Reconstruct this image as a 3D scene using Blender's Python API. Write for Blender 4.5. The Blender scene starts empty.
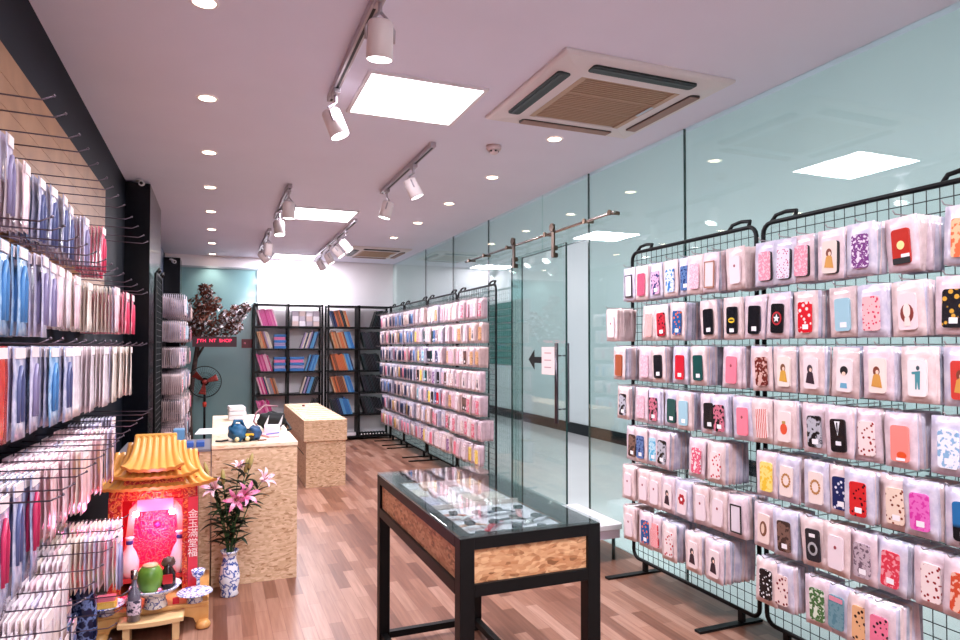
import bpy, bmesh, math, random
from mathutils import Vector, Matrix, Euler
random.seed(7)
S = bpy.context.scene; COL = S.collection
PI = math.pi
R = math.radians

# ------------------------------------------------------------------ render look
S.view_settings.view_transform = 'Standard'
S.view_settings.look = 'None'
S.view_settings.gamma = 1
S.view_settings.use_curve_mapping = False
S.view_settings.exposure = 0.3
S.cycles.use_denoising = True
S.cycles.max_bounces = 8
S.cycles.transparent_max_bounces = 24
S.cycles.sample_clamp_indirect = 4.0

# ------------------------------------------------------------------ materials
def srgb(r, g, b):
    f = lambda c: ((c/255)/12.92 if c/255 <= .04045 else (((c/255)+.055)/1.055)**2.4)
    return (f(r), f(g), f(b), 1)
MATS = {}
def mat(name, col=(200, 200, 200), rough=.5, metal=0, emit=None, es=1, spec=.5, coat=0, trans=0):
    if name in MATS: return MATS[name]
    m = bpy.data.materials.new(name); m.use_nodes = True
    b = m.node_tree.nodes['Principled BSDF']
    b.inputs['Base Color'].default_value = srgb(*col)
    b.inputs['Roughness'].default_value = rough
    b.inputs['Metallic'].default_value = metal
    b.inputs['Specular IOR Level'].default_value = spec
    b.inputs['Coat Weight'].default_value = coat
    if emit:
        b.inputs['Emission Color'].default_value = srgb(*emit)
        b.inputs['Emission Strength'].default_value = es
    MATS[name] = m
    return m
def nodes(m): return m.node_tree.nodes, m.node_tree.links, m.node_tree.nodes['Principled BSDF']
def ramp(n, stops, interp='LINEAR'):
    r = n.new('ShaderNodeValToRGB'); r.color_ramp.interpolation = interp
    e = r.color_ramp.elements
    while len(e) < len(stops): e.new(.5)
    for i, (p, c) in enumerate(stops):
        e[i].position = p; e[i].color = srgb(*c)
    return r
def coords(n, l, scale=(1, 1, 1), rot=(0, 0, 0), out='Object'):
    t = n.new('ShaderNodeTexCoord'); mp = n.new('ShaderNodeMapping')
    mp.inputs['Scale'].default_value = scale; mp.inputs['Rotation'].default_value = rot
    l.new(t.outputs[out], mp.inputs['Vector']); return mp
def bump(n, l, b, src, strength=.2, dist=.01):
    bp = n.new('ShaderNodeBump'); bp.inputs['Strength'].default_value = strength; bp.inputs['Distance'].default_value = dist
    l.new(src, bp.inputs['Height']); l.new(bp.outputs['Normal'], b.inputs['Normal'])

def noisy(name, c1, c2, scale=4, rough=.5, bumps=0, detail=3, **k):
    if name in MATS: return MATS[name]
    m = mat(name, c1, rough, **k); n, l, b = nodes(m)
    mp = coords(n, l); t = n.new('ShaderNodeTexNoise'); t.inputs['Scale'].default_value = scale; t.inputs['Detail'].default_value = detail
    l.new(mp.outputs[0], t.inputs['Vector'])
    r = ramp(n, [(.35, c1), (.65, c2)]); l.new(t.outputs['Fac'], r.inputs[0]); l.new(r.outputs[0], b.inputs['Base Color'])
    if bumps: bump(n, l, b, t.outputs['Fac'], bumps)
    return m

def osb(name, pal, rough=.55):
    m = mat(name, pal[0], rough); n, l, b = nodes(m)
    mp = coords(n, l)
    wn = n.new('ShaderNodeTexNoise'); wn.inputs['Scale'].default_value = 9; wn.inputs['Detail'].default_value = 2
    l.new(mp.outputs[0], wn.inputs['Vector'])
    vm = n.new('ShaderNodeVectorMath'); vm.operation = 'MULTIPLY_ADD'; vm.inputs[1].default_value = (.05, .05, .05)
    l.new(wn.outputs['Color'], vm.inputs[0]); l.new(mp.outputs[0], vm.inputs[2])
    cols = []
    for rot, sc in (((0, .5, .4), (34, 34, 120)), ((.6, -.7, -.5), (40, 40, 100))):
        m2 = n.new('ShaderNodeMapping'); m2.inputs['Rotation'].default_value = rot; m2.inputs['Scale'].default_value = sc
        l.new(vm.outputs[0], m2.inputs['Vector'])
        v = n.new('ShaderNodeTexVoronoi'); v.inputs['Scale'].default_value = 1
        l.new(m2.outputs[0], v.inputs['Vector'])
        r = ramp(n, [(0, pal[0]), (.25, pal[1]), (.5, pal[2]), (.72, pal[1]), (.88, pal[3]), (1, pal[0])])
        l.new(v.outputs['Color'], r.inputs[0]); cols.append(r)
    mx = n.new('ShaderNodeMix'); mx.data_type = 'RGBA'
    t = n.new('ShaderNodeTexNoise'); t.inputs['Scale'].default_value = 14; l.new(mp.outputs[0], t.inputs['Vector'])
    rr = ramp(n, [(.45, (0, 0, 0)), (.55, (255, 255, 255))]); l.new(t.outputs['Fac'], rr.inputs[0])
    l.new(rr.outputs[0], mx.inputs['Factor']); l.new(cols[0].outputs[0], mx.inputs['A']); l.new(cols[1].outputs[0], mx.inputs['B'])
    l.new(mx.outputs['Result'], b.inputs['Base Color'])
    return m
M_osb = osb('osb_board', [(220, 184, 148), (208, 170, 134), (232, 200, 168), (170, 122, 84)])
M_osb2 = osb('osb_board_orange', [(206, 150, 106), (190, 128, 86), (226, 180, 136), (132, 84, 50)], .4)

def glassy(name, tint, rough=0.0, f0=.04):
    if name in MATS: return MATS[name]
    m = bpy.data.materials.new(name); m.use_nodes = True
    n, l = m.node_tree.nodes, m.node_tree.links
    n.remove(n['Principled BSDF']); out = n['Material Output']
    t = n.new('ShaderNodeBsdfTransparent'); t.inputs[0].default_value = tint
    g = n.new('ShaderNodeBsdfGlossy'); g.inputs['Roughness'].default_value = rough
    lw = n.new('ShaderNodeLayerWeight'); p = n.new('ShaderNodeMath'); p.operation = 'POWER'; p.inputs[1].default_value = 4
    l.new(lw.outputs['Facing'], p.inputs[0])
    a = n.new('ShaderNodeMath'); a.operation = 'MULTIPLY_ADD'; a.inputs[1].default_value = 1-f0; a.inputs[2].default_value = f0
    l.new(p.outputs[0], a.inputs[0])
    mx = n.new('ShaderNodeMixShader'); l.new(a.outputs[0], mx.inputs[0]); l.new(t.outputs[0], mx.inputs[1]); l.new(g.outputs[0], mx.inputs[2])
    l.new(mx.outputs[0], out.inputs[0]); MATS[name] = m
    return m
M_glass = glassy('teal_tinted_glass', (.865, .955, .935, 1), 0, .055)
M_tglass = glassy('table_glass', (.90, .95, .945, 1), 0, .05)
M_clear = glassy('clear_bottle_glass', (.93, .95, .95, 1), .02, .06)

M_black = mat('black_metal', (9, 9, 11), .45, spec=.25)
M_blackgl = mat('black_gloss_panel', (8, 10, 17), .2, spec=.3)
M_chrome = mat('steel', (190, 180, 172), .25, 1)
M_white = mat('white_plastic', (232, 226, 230), .4)
M_ceil = noisy('ceiling_paint', (224, 221, 237), (227, 224, 240), 2, .7)
M_wallw = noisy('white_wall_paint', (240, 232, 234), (244, 236, 238), 3, .6)
M_wood = noisy('pale_carved_wood', (230, 178, 112), (214, 154, 88), 14, .3)

def floor_mat():
    m = mat('laminate_planks', (170, 120, 105), .36, spec=.38); n, l, b = nodes(m)
    mp = coords(n, l, rot=(0, 0, PI/2))
    br = n.new('ShaderNodeTexBrick'); br.offset = .37; br.offset_frequency = 2; br.squash = 1
    br.inputs['Scale'].default_value = 1; br.inputs['Mortar Size'].default_value = .0012
    br.inputs['Brick Width'].default_value = .46; br.inputs['Row Height'].default_value = .068
    br.inputs['Color1'].default_value = (0, 0, 0, 1); br.inputs['Color2'].default_value = (1, 1, 1, 1); br.inputs['Mortar'].default_value = (.25, .25, .25, 1)
    l.new(mp.outputs[0], br.inputs['Vector'])
    r = ramp(n, [(0, (112, 72, 56)), (.3, (138, 94, 76)), (.6, (156, 112, 92)), (1, (178, 138, 120))]); l.new(br.outputs['Color'], r.inputs[0])
    g = n.new('ShaderNodeTexNoise'); mp2 = coords(n, l, scale=(60, 3, 1)); g.inputs['Scale'].default_value = 1; g.inputs['Detail'].default_value = 4
    l.new(mp2.outputs[0], g.inputs['Vector'])
    gr = ramp(n, [(.3, (215, 205, 200)), (.7, (255, 255, 255))]); l.new(g.outputs['Fac'], gr.inputs[0])
    mx = n.new('ShaderNodeMix'); mx.data_type = 'RGBA'; mx.blend_type = 'MULTIPLY'; mx.inputs['Factor'].default_value = 1
    l.new(r.outputs[0], mx.inputs['A']); l.new(gr.outputs[0], mx.inputs['B']); l.new(mx.outputs['Result'], b.inputs['Base Color'])
    return m

# ------------------------------------------------------------------ mesh builder
class MB:
    def __init__(s): s.v = []; s.f = []; s.smooth = []
    def add(s, vs, fs, sm=False):
        o = len(s.v); s.v += [Vector(v) for v in vs]; s.f += [tuple(i+o for i in f) for f in fs]; s.smooth += [sm]*len(fs); return s
    def box(s, x0, x1, y0, y1, z0, z1, M=None):
        vs = [(x, y, z) for x in (x0, x1) for y in (y0, y1) for z in (z0, z1)]
        if M: vs = [M @ Vector(v) for v in vs]
        return s.add(vs, [(0, 1, 3, 2), (4, 6, 7, 5), (0, 4, 5, 1), (2, 3, 7, 6), (0, 2, 6, 4), (1, 5, 7, 3)])
    def rbox(s, x0, x1, y0, y1, z0, z1, r=.01, axis='z', n=4, M=None):
        # box with rounded corners in the plane across `axis`
        ax = 'xyz'.index(axis); lo = [x0, y0, z0]; hi = [x1, y1, z1]; a, b_ = [i for i in range(3) if i != ax]
        pts = []
        for (ca, cb, st) in ((hi[a]-r, hi[b_]-r, 0), (lo[a]+r, hi[b_]-r, 1), (lo[a]+r, lo[b_]+r, 2), (hi[a]-r, lo[b_]+r, 3)):
            for k in range(n+1):
                t = (st+k/n)*PI/2; pts.append((ca+r*math.cos(t), cb+r*math.sin(t)))
        N = len(pts); vs = []
        for h in (lo[ax], hi[ax]):
            for p in pts:
                v = [0, 0, 0]; v[a] = p[0]; v[b_] = p[1]; v[ax] = h; vs.append(Vector(v))
        if M: vs = [M @ v for v in vs]
        fs = [tuple(range(N-1, -1, -1)), tuple(range(N, 2*N))]+[(i, (i+1) % N, N+(i+1) % N, N+i) for i in range(N)]
        return s.add(vs, fs)
    def tube(s, pts, r, n=6, caps=True):
        pts = [Vector(p) for p in pts]; rs = r if isinstance(r, (list, tuple)) else [r]*len(pts)
        up = None; rings = []
        for i, p in enumerate(pts):
            d = (pts[min(i+1, len(pts)-1)]-pts[max(i-1, 0)]).normalized()
            if up is None: up = Vector((0, 0, 1)) if abs(d.z) < .9 else Vector((1, 0, 0))
            a = d.cross(up).normalized(); up = a.cross(d).normalized()
            rings.append([p+(a*math.cos(t*2*PI/n)+up*math.sin(t*2*PI/n))*rs[i] for t in range(n)])
        vs = [v for q in rings for v in q]; fs = []
        for i in range(len(pts)-1):
            for t in range(n):
                fs.append((i*n+t, i*n+(t+1) % n, (i+1)*n+(t+1) % n, (i+1)*n+t))
        s.add(vs, fs, True)
        if caps: 
            o = len(s.v)-len(vs); s.f += [tuple(o+i for i in range(n-1, -1, -1)), tuple(o+(len(pts)-1)*n+i for i in range(n))]; s.smooth += [False]*2
        return s
    def lathe(s, prof, c=(0, 0, 0), n=24, M=None, cap=True):
        vs = []
        for r, z in prof:
            for t in range(n):
                v = Vector((r*math.cos(2*PI*t/n), r*math.sin(2*PI*t/n), z))
                vs.append((M @ v) if M else v+Vector(c))
        fs = [(i*n+t, i*n+(t+1) % n, (i+1)*n+(t+1) % n, (i+1)*n+t) for i in range(len(prof)-1) for t in range(n)]
        s.add(vs, fs, True)
        o = len(s.v)-len(vs)
        if cap and prof[0][0] > 1e-5: s.f.append(tuple(o+i for i in range(n-1, -1, -1))); s.smooth.append(False)
        if cap and prof[-1][0] > 1e-5: s.f.append(tuple(o+(len(prof)-1)*n+i for i in range(n))); s.smooth.append(False)
        return s
    def prism(s, pts, h0, h1, axis='y', M=None):
        # polygon extruded along axis; pts are the other two coords in order
        N = len(pts); vs = []
        for h in (h0, h1):
            for a, b_ in pts:
                v = {'x': (h, a, b_), 'y': (a, h, b_), 'z': (a, b_, h)}[axis]; vs.append((M @ Vector(v)) if M else Vector(v))
        return s.add(vs, [tuple(range(N-1, -1, -1)), tuple(range(N, 2*N))]+[(i, (i+1) % N, N+(i+1) % N, N+i) for i in range(N)])
    def surf(s, fn, nu, nv, th=0, sm=True):
        vs = [fn(i/nu, j/nv) for i in range(nu+1) for j in range(nv+1)]
        fs = [(i*(nv+1)+j, (i+1)*(nv+1)+j, (i+1)*(nv+1)+j+1, i*(nv+1)+j+1) for i in range(nu) for j in range(nv)]
        s.add(vs, fs, sm)
        if th:
            d = Vector(th); o = len(vs); s.add([Vector(v)+d for v in vs], [tuple(reversed(f)) for f in fs], sm)
            k = len(s.v)-2*o; W = nv+1
            ed = [(i*W, (i+1)*W) for i in range(nu)]+[((i+1)*W+nv, i*W+nv) for i in range(nu)]+[(j+1, j) for j in range(nv)]+[(nu*W+j, nu*W+j+1) for j in range(nv)]
            for a, b_ in ed: s.f.append((k+a, k+a+o, k+b_+o, k+b_)); s.smooth.append(False)
        return s
    def mesh(s, name, m):
        me = bpy.data.meshes.new(name); me.from_pydata([tuple(v) for v in s.v], [], s.f)
        me.polygons.foreach_set('use_smooth', s.smooth); me.update()
        bm = bmesh.new(); bm.from_mesh(me); bmesh.ops.recalc_face_normals(bm, faces=bm.faces); bm.to_mesh(me); bm.free()
        for x in (m if isinstance(m, (list, tuple)) else [m]): me.materials.append(x)
        return me
    def build(s, name, m, parent=None, bevel=0, seg=2):
        o = bpy.data.objects.new(name, s.mesh(name, m)); COL.objects.link(o)
        if parent: o.parent = parent
        if bevel:
            b = o.modifiers.new('bevel', 'BEVEL'); b.width = bevel; b.segments = seg; b.limit_method = 'ANGLE'; b.angle_limit = R(40)
        return o
def link(name, me, parent=None, loc=None, rot=None):
    o = bpy.data.objects.new(name, me); COL.objects.link(o)
    if parent: o.parent = parent
    if loc is not None: o.location = loc
    if rot is not None: o.rotation_euler = rot
    return o
def mark(o, label, cat, group=None):
    o['label'] = label; o['category'] = cat
    if group: o['group'] = group
    return o
def thing(name, label, cat, loc=(0, 0, 0), rot=(0, 0, 0), group=None):
    o = bpy.data.objects.new(name, None); COL.objects.link(o); o.location = loc; o.rotation_euler = rot; o.empty_display_size = .05
    return mark(o, label, cat, group)
def struct(name, mb, m, parent=None, bevel=0):
    o = mb.build(name, m, parent, bevel); o['kind'] = 'structure'; return o
ORD = ['first', 'second', 'third', 'fourth', 'fifth', 'sixth', 'seventh', 'eighth', 'ninth', 'tenth', 'eleventh', 'twelfth', 'thirteenth', 'fourteenth', 'fifteenth', 'sixteenth', 'seventeenth', 'eighteenth', 'nineteenth', 'twentieth', 'twenty-first', 'twenty-second', 'twenty-third', 'twenty-fourth', 'twenty-fifth', 'twenty-sixth', 'twenty-seventh', 'twenty-eighth', 'twenty-ninth', 'thirtieth']

def text_mesh(txt, size, m, ext=.001):
    cu = bpy.data.curves.new('lettering', 'FONT'); cu.body = txt; cu.size = size; cu.extrude = ext; cu.align_x = 'CENTER'; cu.align_y = 'CENTER'
    o = bpy.data.objects.new('tmp_text', cu); COL.objects.link(o)
    dg = bpy.context.evaluated_depsgraph_get(); me = bpy.data.meshes.new_from_object(o.evaluated_get(dg))
    bpy.data.objects.remove(o); me.materials.clear(); me.materials.append(m); return me

# ------------------------------------------------------------------ room
H = 2.72; XL = -.67; XR = 2.62; YB = 10.2; Y0 = -2.6; XC = 5.42; YC = 15.0; HC = 4.4
struct('floor', MB().box(XL-.1, XR, Y0, YB+.1, -.1, 0), floor_mat())
mf = noisy('corridor_white_tile', (226, 222, 224), (232, 229, 230), 1.2, .12)
struct('floor_corridor', MB().box(XR+.0005, XC+.1, Y0, YC, -.1, 0), mf)
struct('ceiling', MB().box(XL-.1, XR+.06, Y0, YB+.1, H, H+.1), M_ceil)
# dark left wall, with brown slats painted in place of the downlight glow
mw = noisy('painted_glow_brown', (156, 110, 74), (136, 92, 60), 6, .4)
struct('wall_left', MB().box(XL-.1, XL, Y0, YB+.1, 0, H), noisy('navy_black_wall', (12, 18, 28), (15, 21, 32), 3, .6, spec=.12))
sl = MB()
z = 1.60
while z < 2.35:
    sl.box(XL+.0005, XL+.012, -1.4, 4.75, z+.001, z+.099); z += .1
mark(sl.build('glow_slats', mw), 'brown slats painted as warm downlight glow on the dark left wall', 'painted glow')
struct('wall_back', MB().box(XL-.1, XR+.06, YB, YB+.1, 0, H), M_wallw)
struct('wall_front', MB().box(XL-.1, XC+.1, Y0-.1, Y0, 0, HC), M_wallw)
M_mint = noisy('mint_corridor_paint', (206, 213, 216), (211, 217, 219), 1.2, .4)
struct('wall_corridor', MB().box(XC, XC+.1, Y0, YC, 0, HC), M_mint)
struct('wall_corridor_end', MB().box(XR+.0005, XC, YC, YC+.1, 0, HC), M_mint)
struct('ceiling_corridor', MB().box(XR+.061, XC+.1, Y0, YC, HC, HC+.1), noisy('corridor_ceiling_paint', (210, 214, 218), (206, 212, 216), 2, .6))
struct('wall_fascia', MB().box(XR+.03, XR+.06, Y0, YC, H+.1, HC), M_mint)
struct('baseboard_corridor', MB().box(XC-.02, XC, Y0, YC, 0, .17), mat('dark_skirting', (16, 24, 28), .4, spec=.2))
cb = MB()
for k in range(9): cb.box(XC-.03, XC-.005, 11.7, 12.8, 1.05+k*.14, 1.17+k*.14)
struct('window_8', cb, mat('teal_shutter', (60, 130, 124), .4))
# teal back painted glass at back left
struct('window_9', MB().box(XL, .56, YB-.02, YB, 0, 2.54), noisy('teal_back_painted_glass', (118, 154, 156), (126, 160, 161), 1.5, .08, spec=.5))
struct('trim_1', MB().box(XL, .58, YB-.035, YB-.02, 2.535, 2.56).box(.56, .585, YB-.035, YB, 0, 2.56), mat('grey_trim', (150, 160, 165), .4))

# glass shop front: panes
gl = [(-2.6, 0.9, 0, H), (.905, 3.188, 0, H), (3.193, 4.288, 0, H), (4.293, 5.05, 2.225, H), (5.055, 6.258, 2.225, H), (5.46, 6.258, 0, 2.22), (6.263, 7.35, 0, H), (7.355, 8.45, 0, H), (8.455, 10.2, 0, H)]
for i, (a, b, z0, z1) in enumerate(gl):
    w = MB().box(XR, XR+.012, a, b, z0+.001, z1); o = struct('window_%d' % (i+10), w, M_glass)
M_edge = mat('dark_green_glass_edge', (24, 58, 54), .2)
j = MB()
for y in (3.1905, 4.2905, 6.2605, 7.3525, 8.4525, .9025): j.box(XR-.001, XR+.013, y-.003, y+.003, .0, H)
j.box(XR-.001, XR+.013, 4.29, 5.46, 2.219, 2.225).box(XR-.001, XR+.013, 5.456, 5.46, 0, 2.22)
struct('trim_2', j, M_edge)
# glass sliding door
DOOR = d = struct('door_1', MB().box(2.582, 2.594, 4.572, 5.60, .015, 2.235), M_glass)
de = MB().box(2.581, 2.595, 4.566, 4.572, .015, 2.235).box(2.581, 2.595, 5.60, 5.604, .015, 2.235)
de.build('door_edge', M_edge, d)
hm = MB()
for sx, yy in ((-1, 4.645), (1, 4.645)):
    x = 2.588+sx*.05
    hm.tube([(x, yy, .79), (x, yy, 1.43)], .016, 10)
    for z in (.9, 1.33): hm.tube([(x, yy, z), (2.588+sx*.006, yy, z)], .006, 8)
hm.build('door_handle', mat('dark_steel', (92, 86, 92), .3, 1), d)
ar = MB().prism([(5.23, 1.29), (5.12, 1.375), (5.12, 1.315), (4.985, 1.315), (4.985, 1.262), (5.12, 1.262), (5.12, 1.205)], 2.578, 2.5815, 'x')
o = ar.build('arrow_sticker', mat('black_vinyl', (8, 8, 8), .6)); mark(o, 'black left pointing arrow sticker on the glass sliding door', 'sticker')
ps = thing('paper_notice', 'pale pink paper notice taped beside the arrow on the glass door', 'notice')
MB().box(2.5785, 2.5815, 4.75, 4.98, 1.17, 1.40).build('sheet', mat('pink_paper', (250, 226, 226), .6), ps)
for z in (1.35, 1.29, 1.23): MB().box(2.5775, 2.5785, 4.81, 4.93, z-.005, z+.004).build('printed_line', mat('faded_ink', (190, 150, 156), .7), ps)
rl = thing('door_rail', 'brushed steel sliding rail with rollers above the glass door', 'rail')
MB().tube([(2.56, 3.85, 2.338), (2.56, 6.75, 2.338)], .011, 10).build('rail_bar', M_chrome, rl)
for y in (3.88, 4.22, 4.85, 5.62, 6.2, 6.62): MB().tube([(2.548, y, 2.338), (XR, y, 2.338)], .014, 10).tube([(2.535, y, 2.338), (2.548, y, 2.338)], .02, 10).build('rail_bracket', mat('bronze_steel', (120, 98, 82), .3, 1), rl)
for y in (4.72, 5.48):
    hb = MB().box(2.545, 2.558, y-.022, y+.022, 2.13, 2.40).lathe([(.035, -.008), (.035, .008)], M=Matrix.Translation((2.54, y, 2.375)) @ Matrix.Rotation(PI/2, 4, 'Y'), n=16)
    for z in (2.15, 2.21): hb.lathe([(.022, -.012), (.022, .03)], M=Matrix.Translation((2.555, y, z)) @ Matrix.Rotation(PI/2, 4, 'Y'), n=14)
    hb.build('roller_hanger', mat('dark_bronze', (92, 76, 66), .3, 1), rl)

# black pillars on the left wall
def pillar(n, x1, y0, y1, top):
    struct('wall_pillar_%d' % n, MB().box(XL+.0005, x1, y0, y1, 0, top), M_blackgl)
pillar(1, -.49, 5.80, 6.9, 2.70)
pillar(2, -.42, 9.1, 9.5, 2.53)
# second, lower navy panel beyond
struct('trim_3', MB().box(XL+.0005, XL+.06, 6.95, 9.05, 0, 2.60), mat('navy_panel', (30, 52, 84), .35))

def cctv(loc, rz, label):
    c = thing('security_camera', label, 'camera', loc, (0, 0, rz)); c.scale = (.72, .72, .72)
    MB().lathe([(.035, 0), (.035, .012), (.02, .02)], n=16).build('mount', M_white, c)
    q = MB(); T = Matrix.Translation((.03, -.04, -.03)) @ Matrix.Rotation(R(100), 4, 'X')
    q.lathe([(.0, -.06), (.026, -.055), (.03, .0), (.03, .055), (.024, .06)], M=T, n=16); q.tube([(0, 0, 0), (.03, -.03, -.02)], .009, 8)
    q.build('body', M_white, c)
    MB().lathe([(.0, .0), (.018, .0), (.018, .004), (.0, .006)], M=T @ Matrix.Translation((0, 0, .06)), n=14).build('lens', M_black, c)
cctv((-.565, 5.74, 2.70), 0, 'small white security camera at the top of the near black pillar')
cctv((-.52, 9.03, 2.49), .3, 'small white security camera at the far black pillar top')

# ------------------------------------------------------------------ lights
M_panel = mat('lit_led_panel', (255, 255, 255), .5, emit=(250, 250, 255), es=9)
M_warm = mat('lit_downlight', (255, 240, 220), .5, emit=(255, 226, 196), es=12)
M_spotlens = mat('lit_spot_lens', (255, 255, 255), .5, emit=(255, 250, 250), es=9)
def lamp(kind, name, loc, energy, color, **k):
    L = bpy.data.lights.new(name, kind); L.energy = energy; L.color = color
    rot = k.pop('rot', (0, 0, 0))
    for a, b in k.items(): setattr(L, a, b)
    o = bpy.data.objects.new(name, L); COL.objects.link(o); o.location = loc; o.rotation_euler = rot; return o
PW = (.96, .95, 1.06)
def panel(x, y, label, w=.58, l=.55, e=52, bound=True):
    t = thing('ceiling_panel_light', label, 'panel light', (x, y, H), group='square ceiling light panels')
    MB().box(-w/2-.02, w/2+.02, -l/2-.02, -l/2, -.012, -.0005).box(-w/2-.02, w/2+.02, l/2, l/2+.02, -.012, -.0005).box(-w/2-.02, -w/2, -l/2, l/2, -.012, -.0005).box(w/2, w/2+.02, -l/2, l/2, -.012, -.0005).build('frame', M_white, t)
    MB().box(-w/2, w/2, -l/2, l/2, -.008, -.001).build('diffuser', M_panel, t)
    lamp('AREA', 'panel_lamp', (x, y, H-.016), e, PW, shape='RECTANGLE', size=w, size_y=l)
panel(.975, 3.35, 'large square white light panel nearest the camera beside the track spots')
panel(.98, 6.6, 'middle square white light panel between the two track rows')
panel(1.06, 9.85-.0, 'far square white light panel close to the white back wall', l=.5)
panel(.975, .3, 'unseen square fill panel added above the camera'); panel(.975, -1.8, 'unseen square fill panel added behind the camera')  # both panels are out of view, added to light the near area
def down(x, y, label, e=17):
    t = thing('downlight', label, 'downlight', (x, y, H), group='round ceiling downlights')
    MB().lathe([(.042, -.001), (.042, -.004), (.05, -.006), (.056, -.001)], n=24, cap=False).build('rim', M_white, t)
    MB().lathe([(0, -.003), (.042, -.0035), (.042, -.001)], n=24).build('lens', M_warm, t)
    lamp('SPOT', 'downlight_lamp', (x, y, H-.02), e, (1, .89, .82), spot_size=R(112), spot_blend=.8, shadow_soft_size=.04)
for i in range(8): down(-.05, 2.69+1.045*i, '%s round warm downlight from the camera in the left ceiling row' % ORD[i])
for i in range(6): down(1.985, 3.65+1.01*i, '%s round warm downlight from the camera in the right ceiling row' % ORD[i])
for i, y in enumerate((1.65, .6, -.45)):
    down(-.05, y, 'round warm downlight over the left wall, outside the picture'); down(1.985, y+.9, 'round warm downlight over the right racks, outside the picture')

M_track = mat('grey_track', (176, 166, 172), .3, .6)
M_spot = mat('spot_white', (228, 214, 214), .4)
def track(x, y0, y1, spots, label, lab2):
    t = thing('ceiling_track', label, 'light track', (x, 0, H))
    MB().box(-.018, .018, y0, y1, -.034, -.0005).build('rail', M_track, t, .003)
    MB().box(-.006, .006, y0+.02, y1-.02, -.0355, -.034).build('slot', M_black, t)
    for k, (y, tilt, rz) in enumerate(spots):
        s = thing('track_spotlight', lab2 % ORD[k], 'spotlight', (x, y, H-.036))
        MB().box(-.016, .016, -.05, .05, -.022, 0).tube([(0, 0, -.02), (0, 0, -.06)], .009, 8).build('adapter', M_track, s, .003)
        T = Matrix.Translation((0, 0, -.165)) @ Matrix.Rotation(rz, 4, 'Z') @ Matrix.Rotation(tilt, 4, 'X')
        b = MB()
        for sx in (-1, 1): b.tube([(0, 0, -.055), T @ Vector((sx*.02, 0, .085)), T @ Vector((sx*.052, 0, .045)), T @ Vector((sx*.052, 0, .0))], .006, 6)
        b.build('bracket', M_track, s)
        MB().lathe([(.0, .07), (.042, .07), (.047, .062), (.049, -.065), (.045, -.065), (.043, -.05)], M=T, n=24).build('housing', M_spot, s)
        MB().lathe([(0, -.068), (.03, -.067), (.045, -.064)], M=T, n=24, cap=False).build('lens', M_spotlens, s)
        q = T.to_quaternion(); d = Vector((x, y, H-.036))+(T @ Vector((0, 0, -.09)))
        l = lamp('SPOT', 'spot_lamp', d, 16, (.97, .95, 1.03), spot_size=R(75), spot_blend=.6, shadow_soft_size=.04); l.rotation_euler = q.to_euler()
track(.55, 1.3, 3.46, [(2.34, R(8), .0), (3.30, R(22), R(-110))], 'long grey ceiling track nearest the camera', '%s white track spotlight from the camera on the nearest track')
track(1.29, 3.99, 5.4, [(4.45, R(25), R(-100)), (5.24, R(15), R(70))], 'grey ceiling track right of the large light panel', '%s white track spotlight from camera, track right of the large light panel')
track(.55, 5.45, 6.85, [(5.55, R(4), 0), (6.42, R(12), R(200))], 'grey ceiling track left of the middle light panel', '%s white track spotlight from camera, track left of the middle light panel')
track(.55, 7.6, 9.3, [(7.85, R(15), R(20)), (8.55, R(45), R(-60))], 'far left grey ceiling track near the teal back wall', '%s white track spotlight from camera on the far left track')
track(1.33, 6.7, 9.7, [(7.25, R(40), R(-120)), (7.75, R(40), R(-100)), (8.4, R(30), R(-90)), (9.1, R(35), R(-60))], 'far right grey ceiling track with four spots', '%s white track spotlight from camera on the far right track')

# unseen fill lamp added behind the fascia to light the corridor
lamp('AREA', 'corridor_fill', (2.80, 6.2, 2.98), 172, (.98, .98, 1.02), shape='RECTANGLE', size=.16, size_y=17, rot=(0, R(-48), 0))

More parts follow.
